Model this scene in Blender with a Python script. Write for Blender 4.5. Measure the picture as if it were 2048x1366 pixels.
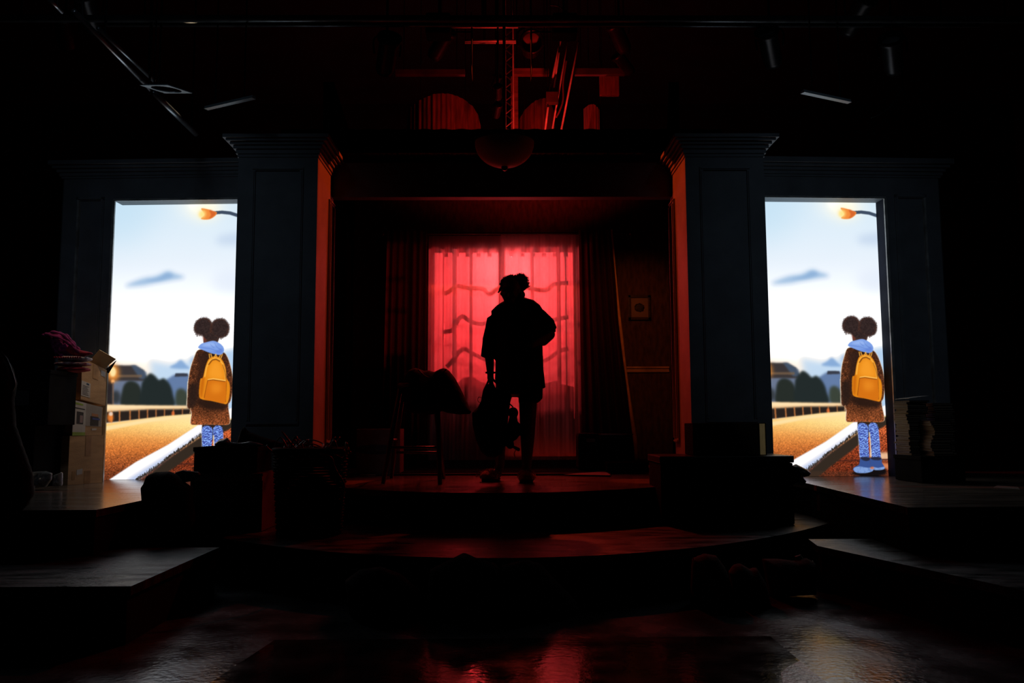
import bpy, bmesh, math, random
import numpy as np
from mathutils import Vector, Matrix, noise

random.seed(7)
SC = bpy.context.scene
for _o in list(bpy.data.objects):
    bpy.data.objects.remove(_o)
COL = SC.collection

# ------------------------------------------------------------------ camera
CAM_Z = 0.945                     # metres above the auditorium floor
FPX = 1700.0                      # focal length in pixels of a 2048 wide frame
ZF, ZT, ZS = 0.0, 0.25, 0.495     # floor, lower tier, stage deck
YAW, PITCH, ROLL = math.radians(0.64), math.radians(5.6), math.radians(0.25)
_F = np.array([math.sin(YAW)*math.cos(PITCH), math.cos(YAW)*math.cos(PITCH), math.sin(PITCH)])
_R0 = np.array([math.cos(YAW), -math.sin(YAW), 0.0])
_U0 = np.cross(_R0, _F)
_R = _R0*math.cos(ROLL) - _U0*math.sin(ROLL)
_U = _U0*math.cos(ROLL) + _R0*math.sin(ROLL)
CAMP = np.array([0.0, 0.0, CAM_Z])
def ray(px, py):
    return _F + _R*((px-1024.0)/FPX) - _U*((py-683.0)/FPX)
def AY(px, py, Y):
    """point of the plane Y = const seen at (px, py)"""
    r = ray(px, py); return CAMP + r*(Y/r[1])
def AZ(px, py, Z):
    r = ray(px, py); return CAMP + r*((Z-CAM_Z)/r[2])
# the two side wings are turned a little; a local frame for each
WANG = math.radians(2.5)
WORG = {'L': np.array([-2.0, 7.12, 0.0]), 'R': np.array([2.0, 7.12, 0.0])}
WDIR = {'L': np.array([-math.cos(WANG), math.sin(WANG), 0.0]), 'R': np.array([math.cos(WANG), math.sin(WANG), 0.0])}
WNOR = {'L': np.array([math.sin(WANG), math.cos(WANG), 0.0]), 'R': np.array([-math.sin(WANG), math.cos(WANG), 0.0])}
def WG(side, px, py, t=0.0):
    """pixel -> (s outward, z) on the wing plane lying t behind its face"""
    n = WNOR[side]; o = WORG[side] + n*t
    r = ray(px, py); k = np.dot(o-CAMP, n)/np.dot(r, n); p = CAMP + r*k
    return float(np.dot(p-WORG[side], WDIR[side])), float(p[2])
def WP(side, s, t, z):
    p = WORG[side] + WDIR[side]*s + WNOR[side]*t
    return Vector((p[0], p[1], z))
cam_data = bpy.data.cameras.new('camera'); cam = bpy.data.objects.new('camera', cam_data); COL.objects.link(cam)
cam_data.sensor_width = 36.0; cam_data.lens = FPX/2048*36.0; cam_data.clip_end = 100
_m = Matrix(((_R[0], _U[0], -_F[0], 0), (_R[1], _U[1], -_F[1], 0), (_R[2], _U[2], -_F[2], CAM_Z), (0, 0, 0, 1)))
cam.matrix_world = _m
SC.camera = cam
SC.view_settings.view_transform = 'Standard'; SC.view_settings.look = 'None'
SC.view_settings.exposure = 0.0; SC.view_settings.gamma = 1.0; SC.view_settings.use_curve_mapping = False

w_ = bpy.data.worlds.new('dark_house'); SC.world = w_; w_.use_nodes = True
w_.node_tree.nodes['Background'].inputs[0].default_value = (0.4, 0.6, 1.0, 1); w_.node_tree.nodes['Background'].inputs[1].default_value = 0.0012

def lamp(name, kind, loc, target, power, color, size=0.2, spot=60, blend=0.4, parent=None):
    d = bpy.data.lights.new(name, kind); d.energy = power; d.color = color
    if kind == 'AREA': d.size = size
    else: d.shadow_soft_size = size
    if kind == 'SPOT': d.spot_size = math.radians(spot); d.spot_blend = blend
    o = bpy.data.objects.new(name, d); COL.objects.link(o); o.location = loc
    if target is not None: o.rotation_euler = (Vector(target)-Vector(loc)).to_track_quat('-Z', 'Y').to_euler()
    return o
RED = (1.0, 0.022, 0.03)
# red lamp outside the set window, shining through its cloth towards the audience
lamp('window_backlight', 'POINT', (0.12, 9.98, 2.62), None, 115.0, (1.0, 0.046, 0.052), 0.10)
lamp('window_hotspot', 'POINT', (0.05, 9.55, 2.66), None, 9.0, (1.0, 0.26, 0.27), 0.06)
# added red spot, standing in for the window light streaming forward over the stage floor
lamp('stage_fill', 'SPOT', (0.35, 8.55, 2.95), (-0.05, 6.3, ZS), 80.0, (1.0, 0.05, 0.02), 0.03, 60, .7)
lamp('window_backlight_low', 'POINT', (-0.25, 10.35, 2.1), None, 70.0, (1.0, 0.028, 0.034), 0.15)
_a = lamp('curtain_top_fill', 'AREA', (0.0, 8.985, 2.44), (0.0, 8.96, 1.0), 1.3, (1.0, 0.05, 0.02), 0.03); _a.data.shape = 'RECTANGLE'; _a.data.size = 1.5; _a.data.size_y = .03  # added fill without a fixture, reddens the curtain top
_a = lamp('curtain_floor_fill', 'AREA', (0.42, 8.985, ZS+.12), (0.42, 8.94, 3.0), 0.12, (1.0, 0.04, 0.02), 0.03); _a.data.shape = 'RECTANGLE'; _a.data.size = .75; _a.data.size_y = .03  # added fill without a fixture, reddens the lower curtain
# red spots in the rig washing the inner sides of the portal pillars
for _s in (-1, 1):
    lamp('pillar_spot', 'SPOT', (_s*0.4, 6.93, 4.30), (-_s*1.44, 6.79, 2.05), 225.0, (1.0, 0.055, 0.006), 0.008, 44, .2)
# added warm fill beside the left pillar top, brightening the carton stack
lamp('carton_fill', 'SPOT', (-2.35, 6.3, 4.15), (-3.30, 6.62, 1.25), 150.0, (1.0, 0.70, 0.44), 0.04, 22, .7)
# low red light behind the masking border, hitting the rig from the front
lamp('rig_uplight', 'SPOT', (0.45, 7.45, 3.28), (0.3, 8.7, 4.6), 44.0, (1.0, 0.03, 0.02), 0.04, 120, .7)
# added dim cool fill from the front, on the two wings
for _s in (-1, 1):
    lamp('wing_front_fill', 'SPOT', (_s*2.6, 0.6, 4.9), (_s*2.75, 7.0, 1.9), 38.0, (0.60, 0.78, 1.0), 0.4, 36, 1.0)
# small warm spot up in the red room, raking the right drape and wall
lamp('room_side_spot', 'SPOT', (0.95, 7.32, 2.72), (1.42, 8.98, 1.85), 15.0, (1.0, 0.20, 0.04), 0.03, 62, .8)
# added narrow fill brightening the case standing on the trunk
lamp('case_fill', 'SPOT', (1.30, 3.6, 4.7), (1.82, 6.02, 0.98), 75.0, (1.0, 0.86, 0.58), 0.02, 5, .5)

# ------------------------------------------------------------------ materials
def mat(name, col, rough=0.6, metal=0.0, spec=0.5, var=0.0, scale=8.0, bump=0.0, bscale=30.0, emit=None, es=0.0, stretch=(1, 1, 1), rvar=0.0, col2=None, sheen=0.0):
    m = bpy.data.materials.new(name); m.use_nodes = True; nt = m.node_tree; b = nt.nodes['Principled BSDF']
    b.inputs['Base Color'].default_value = (*col, 1); b.inputs['Roughness'].default_value = rough
    b.inputs['Metallic'].default_value = metal; b.inputs['Specular IOR Level'].default_value = spec
    if sheen: b.inputs['Sheen Weight'].default_value = sheen
    tc = nt.nodes.new('ShaderNodeTexCoord'); mp = nt.nodes.new('ShaderNodeMapping'); mp.inputs['Scale'].default_value = stretch
    nt.links.new(tc.outputs['Object'], mp.inputs['Vector'])
    nz = nt.nodes.new('ShaderNodeTexNoise'); nz.inputs['Scale'].default_value = scale; nz.inputs['Detail'].default_value = 6
    nt.links.new(mp.outputs['Vector'], nz.inputs['Vector'])
    rp = nt.nodes.new('ShaderNodeValToRGB'); c2 = col2 or tuple(min(1, c*(1+var)) for c in col); c1 = col if col2 else tuple(c*(1-var) for c in col)
    rp.color_ramp.elements[0].position = .35; rp.color_ramp.elements[1].position = .65
    rp.color_ramp.elements[0].color = (*c1, 1); rp.color_ramp.elements[1].color = (*c2, 1)
    nt.links.new(nz.outputs['Fac'], rp.inputs['Fac']); nt.links.new(rp.outputs['Color'], b.inputs['Base Color'])
    if rvar:
        mr = nt.nodes.new('ShaderNodeMapRange'); mr.inputs['From Min'].default_value = .3; mr.inputs['From Max'].default_value = .7
        mr.inputs['To Min'].default_value = max(.03, rough-rvar); mr.inputs['To Max'].default_value = min(1, rough+rvar)
        nt.links.new(nz.outputs['Fac'], mr.inputs['Value']); nt.links.new(mr.outputs['Result'], b.inputs['Roughness'])
    if bump:
        n2 = nt.nodes.new('ShaderNodeTexNoise'); n2.inputs['Scale'].default_value = bscale; n2.inputs['Detail'].default_value = 4
        nt.links.new(mp.outputs['Vector'], n2.inputs['Vector'])
        bp = nt.nodes.new('ShaderNodeBump'); bp.inputs['Strength'].default_value = bump; bp.inputs['Distance'].default_value = 0.01
        nt.links.new(n2.outputs['Fac'], bp.inputs['Height']); nt.links.new(bp.outputs['Normal'], b.inputs['Normal'])
    if emit: b.inputs['Emission Color'].default_value = (*emit, 1); b.inputs['Emission Strength'].default_value = es
    return m
def cloth_mat(name, col, transl, transp, weave=True):
    m = bpy.data.materials.new(name); m.use_nodes = True; nt = m.node_tree; nt.nodes.clear()
    out = nt.nodes.new('ShaderNodeOutputMaterial'); df = nt.nodes.new('ShaderNodeBsdfDiffuse'); tr = nt.nodes.new('ShaderNodeBsdfTranslucent'); tp = nt.nodes.new('ShaderNodeBsdfTransparent')
    tc = nt.nodes.new('ShaderNodeTexCoord'); wv = nt.nodes.new('ShaderNodeTexNoise'); mp = nt.nodes.new('ShaderNodeMapping'); mp.inputs['Scale'].default_value = (14, 1, 3)
    nt.links.new(tc.outputs['Object'], mp.inputs['Vector']); nt.links.new(mp.outputs['Vector'], wv.inputs['Vector']); wv.inputs['Scale'].default_value = 3.0; wv.inputs['Detail'].default_value = 5
    rp = nt.nodes.new('ShaderNodeValToRGB'); rp.color_ramp.elements[0].position = .3; rp.color_ramp.elements[1].position = .7
    rp.color_ramp.elements[0].color = (*[c*.92 for c in col], 1); rp.color_ramp.elements[1].color = (*col, 1)
    nt.links.new(wv.outputs['Fac'], rp.inputs['Fac'])
    for n in (df, tr): nt.links.new(rp.outputs['Color'], n.inputs['Color'])
    m1 = nt.nodes.new('ShaderNodeMixShader'); m1.inputs[0].default_value = transl; nt.links.new(df.outputs[0], m1.inputs[1]); nt.links.new(tr.outputs[0], m1.inputs[2])
    m2 = nt.nodes.new('ShaderNodeMixShader'); m2.inputs[0].default_value = transp; nt.links.new(m1.outputs[0], m2.inputs[1]); nt.links.new(tp.outputs[0], m2.inputs[2])
    nt.links.new(m2.outputs[0], out.inputs[0]); return m
M = {}
M['flat'] = mat('black_masking', (.006, .006, .007), .9, spec=.1, var=.4, scale=3)
M['velvet'] = mat('black_velvet', (.0012, .0012, .0012), 1.0, spec=.0, var=.3)
M['wallblk'] = mat('black_theatre_wall', (.0025, .0025, .003), .9, spec=.05, var=.3, scale=2)
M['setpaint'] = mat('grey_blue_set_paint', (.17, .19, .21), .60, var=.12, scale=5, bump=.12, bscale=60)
M['deck'] = mat('painted_stage_deck', (.13, .105, .085), .22, spec=.7, var=.35, scale=3, stretch=(1, 7, 1), rvar=.05, bump=.025, bscale=14)
M['tier'] = mat('scuffed_black_tier', (.045, .048, .05), .40, var=.7, scale=4, stretch=(1, 3, 1), rvar=.16, bump=.35, bscale=26)
M['floor'] = mat('worn_grey_floor', (.10, .108, .118), .21, var=.45, scale=3.5, rvar=.10, bump=.2, bscale=35)
M['riser'] = mat('black_riser', (.006, .006, .006), .8, spec=.15, var=.4)
M['paper_wall'] = mat('dark_wallpaper', (.10, .055, .045), .85, spec=.15, var=.3, scale=9, stretch=(3, 1, 1))
M['woodtrim'] = mat('varnished_trim', (.60, .38, .22), .35, var=.25, scale=6)
M['dark_wood'] = mat('dark_wood', (.035, .018, .010), .4, var=.4, scale=6, stretch=(1, 1, 6))
M['blackmetal'] = mat('black_metal', (.02, .02, .022), .35, metal=.6, var=.3, scale=20)
M['steel'] = mat('galvanised_pipe', (.34, .35, .37), .30, metal=.9, var=.25, scale=12)
M['cardboard'] = mat('cardboard', (.55, .35, .19), .75, spec=.2, var=.12, scale=5, bump=.15, bscale=60, stretch=(1, 1, 5))
M['cardboard_in'] = mat('cardboard_inside', (.60, .45, .22), .8, spec=.2, var=.1)
M['tape'] = mat('brown_tape', (.42, .25, .12), .25, var=.2, scale=14)
M['white'] = mat('white_paper', (.55, .53, .50), .6, var=.08)
M['ink'] = mat('dark_ink', (.03, .03, .035), .6, var=.2)
M['green'] = mat('green_print', (.28, .42, .06), .5, var=.2)
M['blackbox'] = mat('black_card', (.005, .005, .006), .95, spec=.05, var=.4)
M['blackcloth'] = mat('black_cloth', (.006, .006, .007), .9, spec=.1, var=.5, scale=9, bump=.5, bscale=40)
M['plum'] = mat('magenta_cloth', (.22, .02, .12), .8, spec=.2, var=.5, scale=14, bump=.6, bscale=30, stretch=(1, 1, 3))
M['redcloth'] = mat('dark_red_cloth', (.30, .02, .04), .85, spec=.2, var=.4, scale=20, bump=.5)
M['knit'] = mat('red_knit', (.30, .03, .06), .9, spec=.1, var=.3, scale=60, bump=.8, bscale=120)
M['knitw'] = mat('cream_knit', (.50, .44, .46), .9, spec=.1, var=.3, scale=60, bump=.8, bscale=120)
M['plastic'] = mat('crinkled_clear_plastic', (.20, .21, .21), .18, var=.4, scale=9, bump=.5, bscale=20)
M['skin'] = mat('dark_brown_skin', (.055, .028, .018), .5, var=.15, scale=12)
M['hair'] = mat('black_curly_hair', (.005, .004, .004), .6, var=.4, scale=40)
M['shirt'] = mat('dark_tee', (.012, .012, .013), .95, spec=.1, var=.3, scale=8, bump=.3, bscale=20)
M['fuzzy'] = mat('fuzzy_slipper', (.45, .26, .20), .95, spec=.1, var=.3, scale=80, bump=.9, bscale=150, sheen=.5)
M['cream'] = mat('cream_card_edge', (.75, .62, .38), .7, var=.15, scale=20, stretch=(20, 1, 1))
M['glass'] = mat('frosted_amber_glass', (.55, .36, .22), .65, spec=.2, var=.15, scale=5)
M['rug'] = mat('dark_rug', (.012, .006, .006), .95, spec=.05, var=.5, scale=20, bump=.5, bscale=90)
M['batten'] = mat('white_enamel', (.22, .26, .28), .25, var=.1)
M['wicker'] = mat('dark_wicker', (.012, .005, .004), .8, spec=.15, var=.4, scale=20)
M['cable'] = mat('red_brown_cable', (.16, .05, .04), .35, var=.2)
M['corrug'] = mat('brown_corrugated_panel', (.22, .10, .06), .55, var=.35, scale=5, stretch=(8, 8, 1))
M['pole'] = mat('painted_grey_pole', (.62, .56, .54), .45, var=.25, scale=9)
M['dimplank'] = mat('shaded_plank', (.05, .025, .015), .7, var=.5, scale=4)  # plank colour darkened, standing for the weak light on it
M['plank'] = mat('rough_plank', (.24, .12, .07), .6, var=.4, scale=4, stretch=(1, 1, 6))
M['sheer'] = cloth_mat('sheer_curtain', (.95, .93, .93), .75, .50)
M['muslin'] = cloth_mat('creased_muslin', (.95, .92, .92), .9, .45)
M['drape'] = cloth_mat('heavy_dark_drape', (.055, .022, .018), .6, .0)
M['gold'] = mat('ochre_drape_lining', (.75, .42, .16), .8, spec=.2, var=.2, bump=.3)

# ------------------------------------------------------------------ mesh helpers
class G:
    def __init__(s): s.bm = bmesh.new()
    def box(s, a, b, bev=0.0, mt=0):
        (x0, y0, z0), (x1, y1, z1) = a, b
        r = bmesh.ops.create_cube(s.bm, size=1, matrix=Matrix.Translation(((x0+x1)/2, (y0+y1)/2, (z0+z1)/2)) @ Matrix.Diagonal((abs(x1-x0), abs(y1-y0), abs(z1-z0), 1)))
        vs = r['verts']; fs = list({f for v in vs for f in v.link_faces})
        for f in fs: f.material_index = mt
        if bev:
            es = list({e for v in vs for e in v.link_edges}); bmesh.ops.bevel(s.bm, geom=es, offset=bev, segments=2, affect='EDGES', profile=.6)
        return s
    def hexa(s, P, mt=0):
        """8 points: bottom 4 then top 4"""
        v = [s.bm.verts.new(p) for p in P]
        for q in ((3, 2, 1, 0), (4, 5, 6, 7), (0, 1, 5, 4), (1, 2, 6, 5), (2, 3, 7, 6), (3, 0, 4, 7)):
            s.bm.faces.new([v[i] for i in q]).material_index = mt
        return s
    def obox(s, c, sz, rz=0.0, bev=0.0, mt=0, rx=0.0, ry=0.0):
        mtx = Matrix.Translation(c) @ Matrix.Rotation(rz, 4, 'Z') @ Matrix.Rotation(ry, 4, 'Y') @ Matrix.Rotation(rx, 4, 'X') @ Matrix.Diagonal((*sz, 1))
        r = bmesh.ops.create_cube(s.bm, size=1, matrix=mtx); vs = r['verts']
        for f in {f for v in vs for f in v.link_faces}: f.material_index = mt
        if bev:
            es = list({e for v in vs for e in v.link_edges}); bmesh.ops.bevel(s.bm, geom=es, offset=bev, segments=2, affect='EDGES')
        return s
    def tube(s, P, R, seg=10, cap=True, mt=0):
        P = [Vector(p) for p in P]; n = len(P)
        if not hasattr(R, '__len__'): R = [R]*n
        t0 = (P[1]-P[0]).normalized(); up = Vector((0, 0, 1)) if abs(t0.z) < .9 else Vector((1, 0, 0)); nr = t0.cross(up).normalized(); rings = []
        for i in range(n):
            t = (P[min(i+1, n-1)]-P[max(i-1, 0)]).normalized(); nr = (nr-t*nr.dot(t)).normalized(); bn = t.cross(nr)
            rings.append([s.bm.verts.new(P[i]+(nr*math.cos(2*math.pi*k/seg)+bn*math.sin(2*math.pi*k/seg))*R[i]) for k in range(seg)])
        for a, b in zip(rings[:-1], rings[1:]):
            for k in range(seg): s.bm.faces.new((a[k], a[(k+1) % seg], b[(k+1) % seg], b[k])).material_index = mt
        if cap: s.bm.faces.new(rings[0][::-1]); s.bm.faces.new(rings[-1])
        return s
    def loft(s, rings, cap=True, mt=0, close=True):
        R = [[s.bm.verts.new(p) for p in r] for r in rings]; n = len(R[0])
        for a, b in zip(R[:-1], R[1:]):
            for k in range(n if close else n-1): s.bm.faces.new((a[k], a[(k+1) % n], b[(k+1) % n], b[k])).material_index = mt
        if cap and close: s.bm.faces.new(R[0][::-1]); s.bm.faces.new(R[-1])
        return s
    def ball(s, c, r, rot=None, seg=16, nz=0.0, nf=3.0, seed=0, flat=None, mt=0, sub=3):
        if not hasattr(r, '__len__'): r = (r, r, r)
        q = bmesh.ops.create_icosphere(s.bm, subdivisions=sub, radius=1.0); R = rot.to_3x3() if rot else Matrix.Identity(3); c = Vector(c)
        for v in q['verts']:
            p = v.co.copy(); k = 1.0
            if nz: k += nz*noise.noise(p*nf+Vector((seed*3.1, seed, 0)))+nz*.5*noise.noise(p*nf*2.7+Vector((seed, 5, 0)))
            p = Vector((p.x*r[0], p.y*r[1], p.z*r[2]))*k; v.co = c+R @ p
            if flat is not None and v.co.z < flat: v.co.z = flat+(v.co.z-flat)*.05
        for f in {f for v in q['verts'] for f in v.link_faces}: f.material_index = mt; f.smooth = True
        return s
    def prism(s, poly, z0, z1, mt=0):
        b = [s.bm.verts.new((p[0], p[1], z0)) for p in poly]; t = [s.bm.verts.new((p[0], p[1], z1)) for p in poly]; n = len(poly)
        s.bm.faces.new(b[::-1]); s.bm.faces.new(t)
        for i in range(n): s.bm.faces.new((b[i], b[(i+1) % n], t[(i+1) % n], t[i]))
        return s
    def sheet(s, f, nu, nv, th=0.0):
        """grid of points f(u, v); th gives it a back face"""
        for sd in ((0,) if not th else (0, 1)):
            V = [[s.bm.verts.new(Vector(f(i/nu, j/nv))+(Vector((0, th, 0)) if sd else Vector())) for i in range(nu+1)] for j in range(nv+1)]
            for j in range(nv):
                for i in range(nu): s.bm.faces.new((V[j][i], V[j][i+1], V[j+1][i+1], V[j+1][i]))
            if sd:
                W0 = prev; B = lambda A: [A[0][i] for i in range(nu+1)]+[A[j][nu] for j in range(1, nv+1)]+[A[nv][i] for i in range(nu-1, -1, -1)]+[A[j][0] for j in range(nv-1, 0, -1)]
                a, b = B(W0), B(V); n = len(a)
                for k in range(n): s.bm.faces.new((a[k], a[(k+1) % n], b[(k+1) % n], b[k]))
            prev = V
        return s
    def lathe(s, prof, c, seg=32, cap=False):
        c = Vector(c); R = [[(c.x+r*math.cos(2*math.pi*k/seg), c.y+r*math.sin(2*math.pi*k/seg), c.z+z) for k in range(seg)] for r, z in prof]
        return s.loft(R, cap)
    def xf(s, m): bmesh.ops.transform(s.bm, matrix=m, verts=s.bm.verts); return s
    def obj(s, name, mats, parent=None, label=None, cat=None, group=None, kind=None, smooth=False, origin=None):
        bmesh.ops.recalc_face_normals(s.bm, faces=s.bm.faces)
        if origin is not None: bmesh.ops.translate(s.bm, verts=s.bm.verts, vec=-Vector(origin))
        me = bpy.data.meshes.new(name); s.bm.to_mesh(me); s.bm.free()
        if smooth:
            for p in me.polygons: p.use_smooth = True
        for m in (mats if isinstance(mats, (list, tuple)) else [mats]): me.materials.append(M[m] if isinstance(m, str) else m)
        o = bpy.data.objects.new(name, me); COL.objects.link(o)
        if origin is not None: o.location = origin
        if parent: o.parent = parent; o.matrix_parent_inverse = PM(parent).inverted()
        tag(o, label, cat, group, kind); return o
def PM(o):
    m = Matrix.Translation(o.location) @ o.rotation_euler.to_matrix().to_4x4()
    return (PM(o.parent) @ o.matrix_parent_inverse @ m) if o.parent else m
def tag(o, label=None, cat=None, group=None, kind=None):
    if label: o['label'] = label
    if cat: o['category'] = cat
    if group: o['group'] = group
    if kind: o['kind'] = kind
    return o
def thing(name, loc, label, cat, group=None):
    o = bpy.data.objects.new(name, None); COL.objects.link(o); o.location = Vector(loc); o.empty_display_size = .1
    return tag(o, label, cat, group)
def copy_tree(o, loc, rz, label, group=None):
    r = o.copy(); COL.objects.link(r); r.location = Vector(loc); r.rotation_euler = (0, 0, rz); r['label'] = label
    if group: r['group'] = group
    for ch in list(o.children):
        c = ch.copy(); COL.objects.link(c); c.parent = r; c.matrix_parent_inverse = ch.matrix_parent_inverse.copy()
        for g in list(ch.children):
            d = g.copy(); COL.objects.link(d); d.parent = c; d.matrix_parent_inverse = g.matrix_parent_inverse.copy()
    return r
def STRUCT(g, name, mats, parent=None, **k):
    return g.obj(name, mats, parent, kind='structure', **k)
def smoothpath(P, n=6):
    P = [Vector(p) for p in P]; Q = []
    for i in range(len(P)-1):
        p0, p1, p2, p3 = P[max(i-1, 0)], P[i], P[i+1], P[min(i+2, len(P)-1)]
        for j in range(n):
            t = j/n; Q.append(.5*((2*p1)+(p2-p0)*t+(2*p0-5*p1+4*p2-p3)*t*t+(3*p1-p0-3*p2+p3)*t**3))
    Q.append(P[-1]); return Q
def inflate(g, poly, Y, T, px, R=None, amp=0.0, nf=6.0, seed=0, n=46, base=None, lean=None):
    """solid with depth from an outline in pixels at distance Y; T = half thickness, R = rounding radius"""
    P = [AY(x, y, Y) for x, y in poly] if px else [np.array((p[0], Y, p[1])) for p in poly]
    X = np.array([p[0] for p in P]); Z = np.array([p[2] for p in P]); N = len(P)
    x0, x1, z0, z1 = X.min(), X.max(), Z.min(), Z.max(); st = max(x1-x0, z1-z0)/n
    nx, nzz = int((x1-x0)/st)+2, int((z1-z0)/st)+2
    def dist(x, z):
        best = (1e9, 0, 0)
        for i in range(N):
            ax, az, bx, bz = X[i], Z[i], X[(i+1) % N], Z[(i+1) % N]; dx, dz = bx-ax, bz-az; L = dx*dx+dz*dz+1e-12
            t = min(1, max(0, ((x-ax)*dx+(z-az)*dz)/L)); qx, qz = ax+t*dx, az+t*dz; d = math.hypot(x-qx, z-qz)
            if d < best[0]: best = (d, qx, qz)
        return best
    def inside(x, z):
        c = False
        for i in range(N):
            ax, az, bx, bz = X[i], Z[i], X[(i+1) % N], Z[(i+1) % N]
            if (az > z) != (bz > z) and x < ax+(z-az)*(bx-ax)/(bz-az): c = not c
        return c
    if R is None: R = T*1.3
    D = {}
    for i in range(nx+1):
        for j in range(nzz+1):
            x, z = x0-st*.5+i*st, z0-st*.5+j*st; ins = inside(x, z); d = dist(x, z)
            D[i, j] = (x, z, ins, d)
    keep = {(i, j) for i in range(nx) for j in range(nzz) if all(D[q][2] or D[q][3][0] < st*.55 for q in ((i, j), (i+1, j), (i+1, j+1), (i, j+1)))}
    used = {}
    for (i, j) in keep:
        for q in ((i, j), (i+1, j), (i+1, j+1), (i, j+1)): used.setdefault(q, []).append((i, j))
    F, B = {}, {}
    for q, cells in used.items():
        x, z, ins, (d, qx, qz) = D[q]; bd = len(cells) < 4
        if bd: x, z, t = qx, qz, 0.0
        else:
            k = min(1.0, d/R); t = T*math.sqrt(max(0, 1-(1-k)**2))
        nn = amp*noise.noise(Vector((x*nf, seed*2.3, z*nf*.7)))+amp*.5*noise.noise(Vector((x*nf*2.6, seed, z*nf*1.5))) if amp else 0
        nb = amp*noise.noise(Vector((x*nf, seed*2.3+9, z*nf*.7))) if amp else 0
        off = lean(x, z) if lean else 0.0
        if bd: F[q] = B[q] = g.bm.verts.new((x, Y+off, z))
        else: F[q] = g.bm.verts.new((x, Y+off-t-nn*min(1, d/R), z)); B[q] = g.bm.verts.new((x, Y+off+t+nb*min(1, d/R), z))
    for (i, j) in keep:
        qs = ((i, j), (i+1, j), (i+1, j+1), (i, j+1))
        try: g.bm.faces.new([F[q] for q in qs])
        except ValueError: pass
        try:
            if any(F[q] is not B[q] for q in qs): g.bm.faces.new([B[q] for q in qs[::-1]])
        except ValueError: pass
    for f in g.bm.faces: f.smooth = True
    return g
def remesh(o, vox, smooth=3):
    m = o.modifiers.new('skin', 'REMESH'); m.mode = 'VOXEL'; m.voxel_size = vox; m.use_smooth_shade = True
    s = o.modifiers.new('smooth', 'SMOOTH'); s.iterations = smooth; s.factor = .5
def capsule(g, a, b, ra, rb, seg=14):
    a, b = Vector(a), Vector(b); d = (b-a); L = d.length; t = d.normalized() if L > 1e-6 else Vector((0, 0, 1)); P, R = [], []
    for i in range(5):
        an = math.pi/2*(1-i/4); P.append(a-t*ra*math.sin(an)); R.append(max(.0008, ra*math.cos(an)))
    for i in range(5):
        an = math.pi/2*i/4; P.append(b+t*rb*math.sin(an)); R.append(max(.0008, rb*math.cos(an)))
    g.tube(P, R, seg); return g
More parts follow.
